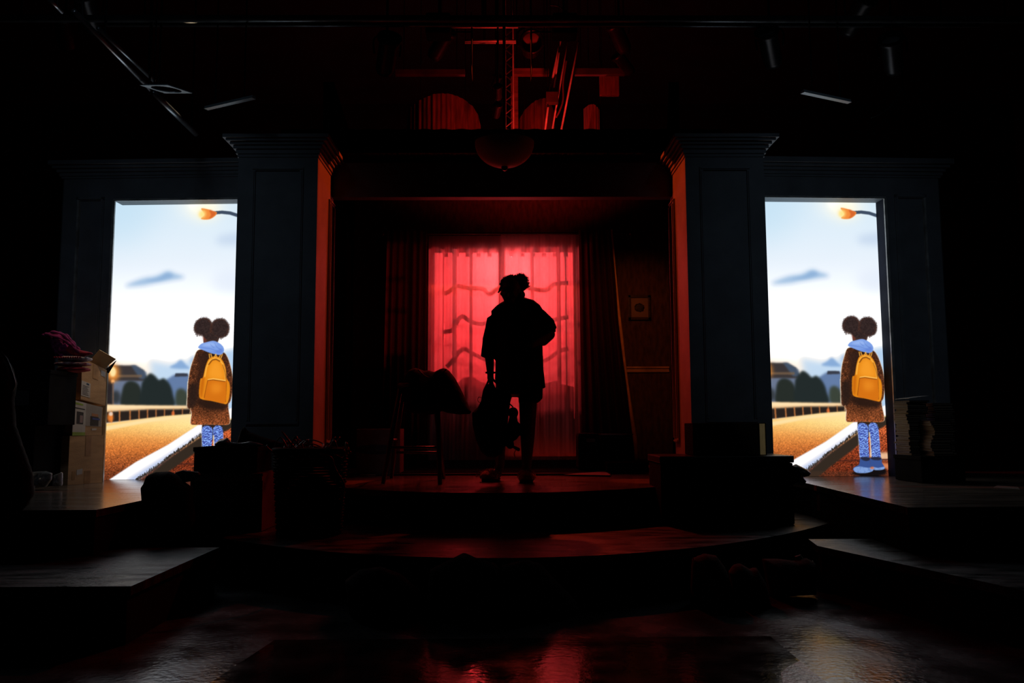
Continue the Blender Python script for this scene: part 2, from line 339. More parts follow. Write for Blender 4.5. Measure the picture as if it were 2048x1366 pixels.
# ------------------------------------------------------------------ the picture shown on both screens
SCR_T = 0.16                                   # screen lies this far behind the wing face
SW = 1.20                                      # picture width in metres
_sl = WG('L', 203, 700, SCR_T)[0]              # outer (left) edge on the left wing
_sr = WG('R', 1776, 700, SCR_T)[0]             # outer (right) edge on the right wing
SZ0, SZ1 = ZS, WG('L', 300, 398, SCR_T)[1]
SH = SZ1-SZ0
def LPX(x, y):
    s, z = WG('L', x, y, SCR_T); return ((_sl-s)/SW, (SZ1-z)/SH)
def RPX(x, y):
    s, z = WG('R', x, y, SCR_T); return (1-(_sr-s)/SW, (SZ1-z)/SH)
def paint_picture(W, H):
    SS = 2; w, h = W*SS, H*SS
    uu, vv = np.meshgrid((np.arange(w)+.5)/w, (np.arange(h)+.5)/h)
    rng = np.random.RandomState(3)
    def blur(a, r):
        if r < .6: return a
        k = int(r*2.5)+1; x = np.arange(-k, k+1); g = np.exp(-x*x/(2*r*r)); g /= g.sum()
        for ax in (0, 1):
            pad = [(0, 0)]*a.ndim; pad[ax] = (k, k)
            b = np.pad(a, pad, mode='edge'); o = np.zeros_like(a)
            for i, gi in enumerate(g):
                sl = [slice(None)]*a.ndim; sl[ax] = slice(i, i+a.shape[ax]); o = o+gi*b[tuple(sl)]
            a = o
        return a
    def pts(fr, P): f = LPX if fr == 'L' else RPX; return [f(*p) for p in P]
    def poly(fr, P, b=0.0):
        Q = pts(fr, P); n = len(Q); rad = b*SS*W/250.0; k = int(rad*2.5)+3
        xs_, ys_ = [q[0]*w for q in Q], [q[1]*h for q in Q]
        c0, c1 = max(0, int(min(xs_))-k), min(w, int(max(xs_))+k+1)
        r0, r1 = max(0, int(min(ys_))-k), min(h, int(max(ys_))+k+1)
        full = np.zeros((h, w))
        if c1 <= c0 or r1 <= r0: return full
        U, V = uu[r0:r1, c0:c1], vv[r0:r1, c0:c1]; m = np.zeros(U.shape, bool)
        for i in range(n):
            (x0, y0), (x1, y1) = Q[i], Q[(i+1) % n]
            if y0 == y1: continue
            c = ((V >= min(y0, y1)) & (V < max(y0, y1)))
            m ^= c & (U < x0+(V-y0)*(x1-x0)/(y1-y0))
        full[r0:r1, c0:c1] = blur(m.astype(float), rad)
        return full
    def ell(fr, x, y, rx, ry, b=0.0, ang=0.0):
        P = []
        for i in range(28):
            a = 2*math.pi*i/28; ca, sa = math.cos(ang), math.sin(ang)
            X, Y = rx*math.cos(a), ry*math.sin(a); P.append((x+X*ca-Y*sa, y+X*sa+Y*ca))
        return poly(fr, P, b)
    def smooth(fr, P, b=0.0, n=4):
        Q = []; N = len(P)
        for i in range(N):
            p0, p1, p2, p3 = [np.array(P[(i+k-1) % N], float) for k in range(4)]
            for j in range(n):
                t = j/n
                Q.append(tuple(.5*((2*p1)+(-p0+p2)*t+(2*p0-5*p1+4*p2-p3)*t*t+(-p0+3*p1-3*p2+p3)*t**3)))
        return poly(fr, Q, b)
    def nz(r, seed=0):
        a = np.random.RandomState(seed).rand(h, w); a = blur(a, r); a -= a.mean(); return a/(a.std()+1e-9)
    def col(c): return np.array(c, float)/255.0
    img = np.zeros((h, w, 3))
    def over(m, c, a=1.0):
        nonlocal img
        m = np.clip(m*a, 0, 1)[..., None]; c = col(c) if not isinstance(c, np.ndarray) else c
        rr = np.where(m.max(axis=(1, 2)) > 0)[0]
        if len(rr) == 0: return
        a0, a1 = rr[0], rr[-1]+1; mm = m[a0:a1]; cc = c[a0:a1] if c.ndim == 3 else c
        img[a0:a1] = img[a0:a1]*(1-mm)+cc*mm
    def line(fr, P, wd, b=0.3):
        m = np.zeros((h, w))
        for (a, c) in zip(P[:-1], P[1:]):
            dx, dy = c[0]-a[0], c[1]-a[1]; L = math.hypot(dx, dy)+1e-6; nx, ny = -dy/L*wd/2, dx/L*wd/2
            ex, ey = dx/L*wd*.2, dy/L*wd*.2
            m = np.maximum(m, poly(fr, [(a[0]+nx-ex, a[1]+ny-ey), (c[0]+nx+ex, c[1]+ny+ey), (c[0]-nx+ex, c[1]-ny+ey), (a[0]-nx-ex, a[1]-ny-ey)], b))
        return m
    # sky
    stops = [(0, (206, 228, 244)), (.12, (220, 235, 247)), (.28, (234, 241, 250)), (.45, (246, 247, 249)), (.55, (250, 249, 248)), (.60, (252, 246, 240)), (.65, (250, 243, 236)), (1, (240, 240, 240))]
    sv = [s[0] for s in stops]
    for k in range(3): img[..., k] = np.interp(vv, sv, [s[1][k]/255 for s in stops])
    over(ell('L', 235, 430, 70, 60, 26), (188, 220, 240), .6)
    over(ell('R', 1765, 560, 50, 18, 12), (222, 232, 248), .7)
    over(ell('R', 1755, 478, 42, 12, 7, -.06), (190, 208, 232), .75)
    over(smooth('L', [(252, 572), (285, 558), (312, 553), (335, 543), (350, 548), (368, 555), (345, 560), (310, 566), (285, 571)], 3.5), (148, 182, 218), .85)
    over(smooth('L', [(290, 563), (318, 556), (334, 547), (346, 553), (320, 562)], 2.6), (128, 165, 208), .6)
    # lamp glow
    g = np.exp(-(((uu-LPX(402, 408)[0])/.16)**2+((vv-LPX(402, 408)[1])/.055)**2)); over(g, (255, 252, 240), .95)
    g = np.exp(-(((uu-LPX(412, 422)[0])/.09)**2+((vv-LPX(412, 422)[1])/.035)**2)); over(g, (255, 247, 215), .9)
    # lamp arm and head
    over(line('R', [(1707, 426), (1722, 425), (1738, 427), (1753, 432), (1768, 440), (1790, 452)], 6.5, .5), (62, 76, 96))
    over(smooth('R', [(1681, 417), (1692, 418), (1704, 422), (1712, 425), (1711, 430), (1704, 436), (1694, 439), (1682, 437), (1688, 429)], .5), (240, 140, 60))
    over(smooth('R', [(1697, 420), (1706, 423), (1711, 427), (1705, 434), (1697, 438), (1701, 430)], 1.0), (205, 92, 40), .8)
    over(ell('R', 1684, 428, 7, 8, 2.5), (255, 225, 130), .9)
    # far hills and light blue lower sky
    over(poly('L', [(300, 722), (340, 730), (480, 700), (500, 860), (300, 860)], 5), (186, 212, 238), .9)
    over(poly('R', [(1745, 700), (1800, 690), (1800, 845), (1745, 845)], 4), (178, 206, 236), .85)
    over(smooth('L', [(340, 736), (352, 727), (362, 720), (372, 730), (378, 738)], 2), (122, 160, 208), .85)
    over(ell('L', 390, 722, 10, 9, 3), (150, 182, 222), .8)
    over(ell('L', 235, 742, 70, 16, 10), (255, 238, 214), .8)
    # houses, trees
    over(poly('L', [(200, 752), (293, 752), (293, 812), (200, 812)], 1.5), (104, 116, 140))
    over(poly('L', [(200, 731), (270, 731), (288, 741), (294, 760), (285, 762), (200, 762)], 1.5), (58, 52, 52))
    over(poly('L', [(262, 731), (272, 731), (293, 745), (294, 760), (280, 758)], 1.5), (70, 88, 112), .8)
    over(poly('L', [(215, 750), (284, 750), (284, 755), (215, 755)], 1), (122, 96, 72), .7)
    over(poly('L', [(205, 755), (226, 755), (226, 812), (205, 812)], 1.5), (40, 34, 36))
    over(poly('L', [(332, 760), (348, 750), (376, 749), (392, 765), (396, 812), (330, 812)], 2), (98, 122, 162))
    over(poly('L', [(351, 747), (375, 747), (376, 753), (349, 754)], 1), (56, 60, 72))
    over(smooth('L', [(243, 812), (244, 785), (250, 768), (262, 762), (276, 768), (284, 785), (285, 812)], 2), (38, 44, 40))
    over(smooth('L', [(284, 814), (283, 772), (290, 757), (300, 747), (310, 752), (318, 760), (328, 757), (340, 770), (346, 790), (346, 814)], 2), (34, 42, 42))
    over(smooth('L', [(352, 812), (352, 785), (362, 777), (374, 786), (376, 812)], 2.4), (58, 66, 56))
    over(ell('L', 232, 795, 10, 14, 3), (44, 48, 50), .9)
    # glowing street lamp at the far left
    over(ell('L', 226, 746, 13, 18, 4), (240, 145, 55), .9)
    over(ell('L', 226, 744, 6.5, 10, 1.6), (255, 226, 160))
    over(ell('L', 226, 763, 3.5, 4, 1.2), (245, 170, 100))
    over(poly('L', [(225, 765), (228, 765), (228, 812), (225, 812)], .8), (120, 90, 70), .8)
    # guard rail
    over(poly('L', [(190, 812), (300, 812), (400, 813), (400, 830), (300, 838), (190, 848)], 1.2), (40, 32, 28))
    over(poly('L', [(190, 808), (230, 810), (300, 811), (400, 812), (400, 818), (300, 819), (230, 823), (190, 826)], 1.5), (240, 200, 150))
    over(poly('L', [(190, 810), (300, 812), (400, 813), (400, 815), (300, 816), (190, 819)], 1.2), (255, 228, 180), .8)
    for i, x in enumerate((222, 238, 259, 277, 294, 311, 328, 346, 364, 382)):
        t = (x-222)/160.0; over(poly('L', [(x, 822-6*t), (x+3-1.5*t, 822-6*t), (x+3-1.5*t, 846-16*t), (x, 846-16*t)], .8), (214, 130, 70), .85)
    over(ell('L', 221, 835, 6, 10, 2), (240, 130, 50), .9); over(ell('L', 222, 828, 4, 4, 1), (235, 225, 215), .8)
    over(ell('L', 346, 828, 3, 6, 1), (235, 110, 50), .8)
    # road
    road = poly('L', [(180, 852), (250, 842), (330, 832), (395, 827), (520, 822), (520, 1000), (180, 1000)], 1.0)
    rx, ry = LPX(395, 840)
    y0, y1 = LPX(300, 838)[1], LPX(300, 950)[1]
    tt = np.clip((vv-y0)/(y1-y0), 0, 1)
    rc = np.zeros((h, w, 3))
    for k in range(3): rc[..., k] = np.interp(tt, [0, .12, .35, .55, .8, 1], [c[k]/255 for c in ((250, 206, 140), (250, 196, 108), (228, 146, 70), (200, 112, 50), (150, 76, 36), (108, 52, 28))])
    gl = np.exp(-(((uu-LPX(405, 845)[0])/.42)**2+((vv-LPX(405, 845)[1])/.05)**2))[..., None]; rc = rc*(1-gl*.7)+col((255, 236, 165))*gl*.7
    gr = nz(1.3, 5)*np.interp(tt, [0, .35, 1], [.0, .05, .20]); rc = rc*(1+gr[..., None]); rc += (nz(1.0, 6) > 2.0)[..., None]*np.interp(tt, [0, .4, 1], [0, .02, .22])[..., None]*col((255, 190, 120))
    st = nz(1.0, 8); rc = np.clip(rc, 0, 1); over(road, rc)
    over(poly('L', [(190, 856), (300, 838), (395, 829), (395, 832), (300, 844), (190, 866)], 1.2), (255, 226, 170), .8)
    # kerb: side in shade with moss, white top
    brick = poly('R', [(1560, 985), (1650, 915), (1715, 870), (1800, 822), (1830, 985)], .8)
    t2 = np.clip((vv-RPX(1740, 860)[1])/(RPX(1740, 945)[1]-RPX(1740, 860)[1]), 0, 1)
    bc = np.zeros((h, w, 3))
    for k in range(3): bc[..., k] = np.interp(t2, [0, .5, 1], [c[k]/255 for c in ((176, 82, 44), (132, 54, 28), (100, 40, 22))])
    bc = np.clip(bc*(1+.28*nz(1.2, 9)[..., None])+(nz(1.0, 11) > 1.9)[..., None]*.25*col((255, 170, 110)), 0, 1); over(brick, bc)
    over(poly('R', [(1738, 905), (1810, 905), (1810, 920), (1742, 920)], 2), (240, 196, 156), .9)
    over(poly('R', [(1755, 927), (1810, 925), (1810, 938), (1760, 938)], 2), (236, 150, 100), .8)
    over(poly('R', [(1640, 921), (1800, 917), (1800, 920), (1640, 924)], .6), (70, 32, 24), .8)
    over(poly('R', [(1590, 968), (1650, 915), (1700, 878), (1740, 850), (1800, 818), (1800, 834), (1745, 866), (1705, 900), (1660, 934), (1600, 985)], 1.0), (50, 40, 32))
    over(poly('R', [(1560, 942), (1830, 944), (1830, 985), (1560, 985)], 1.2), (74, 50, 36), .35)
    kt = poly('R', [(1495, 985), (1590, 918), (1650, 884), (1706, 845), (1745, 823), (1800, 795), (1800, 818), (1745, 843), (1710, 866), (1660, 903), (1625, 932), (1590, 955), (1548, 985)], .7)
    over(kt, (244, 242, 246))
    over(poly('R', [(1530, 985), (1600, 938), (1650, 905), (1712, 862), (1745, 838), (1745, 843), (1710, 867), (1660, 904), (1625, 933), (1570, 975), (1550, 985)], 2.2), (168, 186, 226), .75)
    # ragged grass line between the kerb top and its side
    for i in range(900):
        t = rng.rand(); x = 1585+t*160; y = float(np.interp(x, [1585, 1625, 1660, 1710, 1745], [958, 932, 903, 866, 843]))+2+rng.randn()*1.6; L = 1+rng.rand()**2*4.5; dx = rng.randn()*.25
        u0, v0 = RPX(x, y); c0, r0 = int(u0*w), int(v0*h); n = int(L/558*h)
        for j in range(n):
            cc, rr = int(c0+dx*j/n*w/250), r0-j
            if 0 <= rr < h and 0 <= cc < w: img[rr:rr+1, cc:cc+2] = col((50, 42, 36)) if rng.rand() < .93 else col((120, 116, 110))
    # shadow under the shoes
    over(smooth('R', [(1706, 944), (1740, 940), (1768, 936), (1770, 948), (1740, 954), (1712, 950)], 1.5), (18, 14, 16))
    C = lambda P: [(1640+x/3.794, 620+y/3.794) for x, y in P]
    # legs
    over(poly('R', C([(283, 840), (432, 840), (436, 890), (284, 890)]), .5), (48, 34, 28))
    legs = smooth('R', C([(286, 872), (358, 874), (366, 1000), (369, 1060), (368, 1130), (306, 1130), (296, 1010)]), .3)+smooth('R', C([(368, 872), (432, 868), (450, 980), (455, 1060), (457, 1130), (395, 1130), (384, 1000)]), .3)
    st = np.sin(vv*700+nz(4, 21)*1.5+np.abs(((uu*28) % 1)-.5)*7+nz(2.0, 22)*.6)
    st = np.clip(.5+.9*st, 0, 1)[..., None]; lc = col((128, 164, 238))*(1-st)+col((62, 78, 160))*st; lc = lc*(1+.10*nz(1.2, 23)[..., None]); lc = np.clip(lc, 0, 1)
    over(np.clip(legs, 0, 1), lc)
    over(line('R', C([(374, 930), (380, 1000), (386, 1110)]), 2.2, .4), (250, 226, 190), .9)
    over(line('R', C([(286, 880), (292, 1010), (302, 1120)]), 1.0, .3), (240, 235, 230), .6)
    # shoes
    for sh, sole in ((C([(308, 1120), (372, 1120), (378, 1160), (397, 1195), (396, 1222), (335, 1235), (258, 1222), (256, 1196), (296, 1172)]), C([(256, 1200), (300, 1188), (350, 1196), (397, 1198), (398, 1222), (340, 1238), (270, 1232)])),
                     (C([(386, 1120), (458, 1120), (470, 1160), (487, 1190), (482, 1208), (420, 1208), (396, 1190), (378, 1165)]), C([(398, 1192), (440, 1198), (486, 1190), (484, 1208), (440, 1216), (402, 1210)]))):
        over(smooth('R', sh, .4), (54, 80, 142)); over(smooth('R', sole, .4), (126, 158, 214)); over(smooth('R', sole, .4)*np.clip(nz(3, 51), 0, 1), (90, 120, 180), .6)
    over(smooth('R', C([(310, 1118), (372, 1118), (374, 1140), (345, 1146), (315, 1134)]), .6), (36, 34, 48), .9)
    over(smooth('R', C([(386, 1118), (458, 1118), (458, 1138), (420, 1140), (392, 1134)]), .6), (36, 34, 48), .9)
    over(ell('R', 1744, 936, 4, 2.5, .8), (220, 110, 60), .8)
    # coat
    coatP = C([(212, 288), (185, 340), (163, 425), (153, 530), (156, 640), (160, 715), (186, 738), (196, 770), (194, 838), (230, 850), (340, 848), (430, 850), (483, 845), (487, 805), (472, 735), (468, 695), (482, 670), (491, 595), (485, 500), (462, 410), (430, 335), (395, 305), (300, 290)])
    over(smooth('R', [(x, y) for x, y in coatP], .3), (255, 240, 214), 1.0)
    cin = smooth('R', [(x+(1.0 if x < 1700 else -.7), y+.3) for x, y in coatP], .5)
    hgt = np.clip((vv-RPX(1725, 790)[1])/(RPX(1725, 845)[1]-RPX(1725, 790)[1]), 0, 1)[..., None]
    edge = np.clip(1-np.abs(uu-RPX(1725, 770)[0])/.17, 0, 1)[..., None]
    cc = col((92, 50, 30))*(1-hgt)+col((138, 72, 38))*hgt; cc = cc*(1-.55*edge*(1-hgt)); cc = cc*(1+.22*nz(1.3, 31)[..., None])+np.clip(nz(1.6, 32)-1.2, 0, 3)[..., None]*.10*col((255, 160, 90))
    over(cin, np.clip(cc, 0, 1))
    over(smooth('R', C([(170, 560), (215, 540), (235, 640), (225, 700), (190, 735), (165, 700)]), 2.5), (38, 26, 22), .85)
    over(smooth('R', C([(215, 330), (300, 320), (270, 430), (245, 520), (240, 600), (215, 560), (235, 430)]), 3), (50, 30, 24), .8)
    over(smooth('R', C([(244, 660), (420, 690), (455, 700), (440, 740), (330, 735), (250, 710)]), 2.5), (40, 24, 18), .9)
    over(line('R', C([(190, 350), (180, 400), (215, 395)]), 1.0, .8), (220, 140, 90), .6)
    over(line('R', C([(190, 725), (186, 765)]), 1.6, .4), (200, 150, 110), .9)
    # head, hair
    over(smooth('R', C([(236, 150), (246, 200), (252, 240), (300, 250), (348, 238), (362, 200), (380, 150), (300, 110)]), .5), (62, 44, 40))
    over(smooth('R', C([(240, 185), (250, 230), (268, 238), (262, 200)]), 1), (128, 60, 44), .7)
    hair = np.maximum(smooth('R', [(1687, 660), (1685, 648), (1690, 638), (1700, 633.5), (1711, 635), (1718, 643), (1720, 655), (1712, 668), (1700, 667)], .9), smooth('R', [(1717, 655), (1719, 643), (1728, 636), (1740, 636), (1749, 643), (1753, 655), (1750, 668), (1738, 672), (1722, 668)], .9)); hair = np.maximum(hair, smooth('R', C([(245, 110), (300, 95), (350, 110), (372, 170), (352, 205), (300, 215), (250, 195)]), .7))
    over(hair, (56, 42, 40)); over(hair*np.clip(.5+.4*nz(1.6, 44), 0, 1), (38, 28, 28), .7)
    for cx, cy, R0 in ((1702.5, 651, 16.5), (1735, 654, 17.5)):
        for i in range(420):
            a = rng.rand()*2*math.pi; r = R0*(.84+rng.rand()**1.5*.42); x, y = cx+math.cos(a)*r, cy+math.sin(a)*r*1.06
            if y > cy+R0*.9 and abs(x-1718) < 14: continue
            u0, v0 = RPX(x, y); r0, c0 = int(v0*h), int(u0*w); s = 1+int(rng.rand()*1.6)
            if 0 <= r0 < h-3 and 0 <= c0 < w-3: img[r0:r0+s, c0:c0+s] = img[r0:r0+s, c0:c0+s]*.35+col((104, 62, 46) if rng.rand() < .5 else (54, 38, 36))*.65
    for i in range(700):
        cx, cy, R0 = ((1702.5, 651, 15.5), (1735, 654, 16.5))[i % 2]; a = rng.rand()*2*math.pi; n = int((1.5+rng.rand()*3.5)/558*h); bend = rng.randn()*.09
        if math.sin(a) > .55 and abs(cx+math.cos(a)*R0-1718) < 13: continue
        cc_ = col(((92, 52, 38), (58, 40, 36), (44, 32, 32))[i % 3])
        for j in range(n):
            rr_ = R0*.96+j*558/h; u0, v0 = RPX(cx+math.cos(a+bend*j/n)*rr_, cy+math.sin(a+bend*j/n)*rr_*1.05); r0, c0 = int(v0*h), int(u0*w)
            if 0 <= r0 < h and 0 <= c0 < w: img[r0, c0] = img[r0, c0]*.3+cc_*.7
    for x, y in ((1734, 671), (1738, 674), (1741, 672), (1688, 664), (1747, 668), (1691, 668)):
        over(line('R', [(x, y-8), (x+1, y+2)], 1.4, .4), (48, 34, 34), .8)
    # hood
    over(smooth('R', C([(211, 268), (232, 244), (268, 232), (320, 222), (362, 238), (392, 262), (403, 290), (396, 318), (372, 328), (330, 320), (290, 308), (250, 292), (222, 280)]), .4), (124, 158, 226))
    over(smooth('R', C([(290, 300), (330, 312), (372, 322), (395, 300), (385, 280), (340, 300)]), 1.5), (92, 124, 206), .7)
    over(smooth('R', C([(240, 252), (300, 235), (350, 250), (330, 262), (270, 262)]), 1.5), (160, 188, 242), .7)
    for P in ([(228, 270), (300, 280), (360, 300)], [(330, 240), (350, 270), (380, 290)], [(300, 250), (330, 275)]): over(line('R', C(P), .9, .5), (74, 104, 186), .6)
    # backpack
    packP = C([(302, 352), (340, 338), (378, 350), (408, 385), (428, 440), (437, 500), (462, 540), (470, 600), (466, 660), (452, 695), (420, 690), (340, 672), (258, 655), (243, 610), (245, 510), (262, 500), (272, 440), (284, 385)])
    over(smooth('R', packP, .4), (226, 134, 24))
    over(smooth('R', C([(325, 380), (372, 380), (402, 440), (415, 510), (320, 500), (300, 470)]), 4), (246, 158, 44), .8)
    over(smooth('R', C([(252, 520), (275, 500), (268, 640), (250, 620)]), 1.5), (190, 96, 14), .8)
    over(line('R', C([(276, 490), (284, 420), (302, 370), (340, 350), (376, 362), (405, 400), (424, 460), (432, 520)]), 2.6, .5), (250, 182, 70), .9)
    over(line('R', C([(298, 400), (322, 366), (350, 360), (380, 376)]), 2.2, .5), (110, 58, 14), .85)
    over(line('R', C([(402, 400), (424, 460), (440, 540), (444, 680)]), 1.2, .4), (120, 60, 14), .85)
    over(smooth('R', C([(300, 514), (340, 510), (430, 520), (438, 560), (440, 684), (360, 672), (284, 655), (292, 580)]), .4), (210, 112, 20))
    over(smooth('R', C([(330, 540), (400, 545), (405, 600), (340, 610)]), 4), (232, 138, 34), .8)
    over(line('R', C([(302, 512), (340, 506), (432, 520)]), 2.2, .3), (252, 190, 90), .95); over(line('R', C([(302, 518), (340, 514), (430, 528)]), 1.0, .3), (92, 46, 14), .95)
    over(line('R', C([(300, 520), (290, 590), (284, 650)]), 1.1, .4), (126, 62, 12), .8)
    for P in ([(302, 350), (296, 318)], [(318, 346), (308, 318)], [(338, 342), (345, 322)], [(352, 342), (345, 322)], [(384, 356), (394, 322)], [(372, 350), (380, 326)]): over(line('R', C(P), 1.8, .4), (248, 180, 74), .95)
    over(np.clip(legs, 0, 1)*0+poly('R', C([(150, 525), (154, 525), (158, 715), (154, 715)]), .3), (255, 236, 200), .5)
    img = np.clip(img, 0, 1).reshape(H, SS, W, SS, 3).mean(axis=(1, 3))
    return img
# ------------------------------------------------------------------ the theatre room
STRUCT(G().box((-7.5, -3, -.2), (7.5, 12, 0)), 'floor', 'floor')
STRUCT(G().box((-7.5, -3, 5.6), (7.5, 12, 5.8)), 'ceiling', 'wallblk')
STRUCT(G().box((-7.7, -3, 0), (-7.5, 12, 5.6)), 'wall_left', 'wallblk')
STRUCT(G().box((7.5, -3, 0), (7.7, 12, 5.6)), 'wall_right', 'wallblk')
STRUCT(G().box((-7.5, 12, 0), (7.5, 12.2, 5.6)), 'wall_back', 'wallblk')
STRUCT(G().box((-7.5, -3.2, 0), (7.5, -3, 5.6)), 'wall_front', 'wallblk')

# platforms: every deck is a slab with a black riser skirt below it
def platform(name, poly, z, top, th=.04, par=None):
    g = G().prism(poly, z-th, z); o = STRUCT(g, name, top)
    c = np.mean(np.array([p[:2] for p in poly]), axis=0)
    ins = [tuple(c+(np.array(p[:2])-c)*(1-.02/max(.1, np.linalg.norm(np.array(p[:2])-c)))) for p in poly]
    STRUCT(G().prism(ins, 0, z-th), 'riser', 'riser', o); return o
def arc(x, yc, ye, n=28, pw=2.0):
    return [(x*(2*i/n-1), yc+(ye-yc)*abs(2*i/n-1)**pw) for i in range(n+1)]
# centre deck (upper) with a bowed front, and the lower tier bowed the same way
up = arc(1.62, 5.72, 6.75)
platform('stage_deck', up+[(2.1, 7.0), (2.1, 9.5), (-2.1, 9.5), (-2.1, 7.0)], ZS, 'deck')
lo = arc(2.30, 4.55, 6.05)
platform('lower_tier', lo+[(2.34, 6.98), (-2.34, 6.98)], ZT, 'tier')
xl = AZ(200, 1020, ZS)[0]; yl = AZ(200, 1020, ZS)[1]; xr, yr = AZ(1815, 1015, ZS)[:2]
platform('wing_deck', [(xl-.02, yl), (xl, 7.9), (-4.6, 7.9), (-4.6, yl-.02)], ZS+.001, 'deck')
xr2, yr2 = AZ(1615, 967, ZS)[:2]
platform('wing_deck', [(5.2, yr-.05), (5.2, 7.9), (2.2, 7.9), (xr2, yr2), (xr, yr)], ZS+.001, 'deck')
a, b = AZ(262, 1173, ZT), AZ(400, 1112, ZT)
platform('side_tier', [(a[0], a[1]), (b[0], b[1]), (b[0], 5.0), (-4.9, 5.0), (-4.9, a[1])], ZT+.001, 'tier')
a, b = AZ(2040, 1183, ZT), AZ(1635, 1092, ZT)
platform('side_tier', [(5.5, a[1]-.6), (5.5, 5.2), (b[0]+.05, 5.2), (b[0], b[1]), (a[0]+.03, a[1]), (a[0]+.2, a[1]-.6)], ZT+.001, 'tier')
# dark dance mat taped down at the front of the floor
a, c = AZ(1540, 1275, 0), AZ(1650, 1366, 0); d = AZ(640, 1282, 0)
mo = G().prism([(d[0]-.5, 1.2), (c[0], 1.2), (c[0], c[1]), (a[0], a[1]), (d[0]-.2, d[1])], .0005, .006).obj('floor_mat', mat('black_vinyl_mat', (.035, .03, .028), .13, spec=.8, var=.5, scale=5, rvar=.06, bump=.1), label='dark vinyl mat lying on the grey floor below the stage steps', cat='mat')
sp = AZ(1560, 1330, 0)
M['scuff'] = mat('chalky_scuffed_vinyl', (.10, .10, .10), .3, spec=1.0, scale=7, col2=(.85, .82, .78), bump=.3, bscale=60)
G().prism([tuple(AZ(x, y, 0)[:2]) for x, y in ((1562, 1350), (1575, 1338), (1600, 1325), (1618, 1341), (1652, 1368), (1720, 1430), (1600, 1430), (1570, 1390))], .0055, .0075).obj('worn_corner', 'scuff', mo, label='whitish worn corner')

# ------------------------------------------------------------------ portal pillars
PTOP = AY(560, 300, 6.5)[2]; PCAP = AY(560, 276, 6.45)[2]
def ring_mould(g, x0, x1, z0, z1, y, w=.028, d=.016, ax='x'):
    """raised picture-frame moulding, ax = axis it runs along"""
    for (a, b, c, e) in ((x0, x1, z0, z0+w), (x0, x1, z1-w, z1), (x0, x0+w, z0+w, z1-w), (x1-w, x1, z0+w, z1-w)):
        for k, (sh, dd) in enumerate(((0, d), (w*.3, d*1.6))):
            aa, bb, cc, ee = a+(sh if b-a < w*1.01 or k == 0 else sh), b-sh, c+sh, e-sh
            if ax == 'x': g.box((aa, y-dd, cc), (bb, y, ee))
            else: g.box((y, aa, cc), (y+dd*(1 if ax == 'y+' else -1), bb, ee))
    return g
for s, nm in ((-1, 'left'), (1, 'right')):
    x0, x1 = sorted((s*1.44, s*2.06))
    p = thing('portal_pillar', ((x0+x1)/2, 6.85, ZS), 'tall grey-blue panelled pillar %s' % ('between the left bright screen and the red window room' if s < 0 else 'between the red window room and the right bright screen'), 'pillar', 'portal pillars')
    G().box((x0, 6.5, ZS), (x1, 7.12, PTOP)).obj('shaft', 'setpaint', p)
    g = G()
    for k, (o, za, zb) in enumerate(((.008, PTOP-.06, PTOP-.035), (.018, PTOP-.035, PTOP), (.035, PTOP, PTOP+.028), (.055, PTOP+.028, PTOP+.05), (.08, PTOP+.05, PTOP+.07), (.10, PTOP+.07, PCAP+.02))):
        g.box((x0-o, 6.5-o, za), (x1+o, 7.12+.02, zb), .004)
    g.obj('cornice', 'setpaint', p)
    ring_mould(G(), x0+.11, x1-.11, .95, PTOP-.14, 6.5).obj('front_panel_moulding', 'setpaint', p)
    xi = s*1.44
    ring_mould(G(), 6.5+.42, 7.12-.03, ZS+.30, PTOP-.28, xi, .03, .016, 'y+' if s < 0 else 'y-').obj('side_panel_moulding', 'setpaint', p)
    G().box((x0-.012, 6.488, ZS), (x1+.012, 7.12, ZS+.16), .004).obj('plinth', 'setpaint', p)
# header beam between the pillars, black masking above it
zb, zt = AY(1000, 394, 7.05)[2], AY(1000, 325, 7.05)[2]
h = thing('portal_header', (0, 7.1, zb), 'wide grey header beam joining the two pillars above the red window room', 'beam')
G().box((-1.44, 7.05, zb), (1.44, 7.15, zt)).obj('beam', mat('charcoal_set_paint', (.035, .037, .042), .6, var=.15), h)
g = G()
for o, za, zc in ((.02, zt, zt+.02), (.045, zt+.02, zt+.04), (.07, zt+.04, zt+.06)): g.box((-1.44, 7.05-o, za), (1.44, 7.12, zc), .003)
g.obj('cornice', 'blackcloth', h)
zmask = AY(1000, 263, 7.3)[2]
G().sheet(lambda u, v: (-1.93+3.86*u, 7.24+.012*math.sin(u*150), zt-.1+(zmask-zt+.1)*v), 160, 4, .02).obj('masking_border', 'velvet', label='black masking cloth stretched above the header beam', cat='drape')

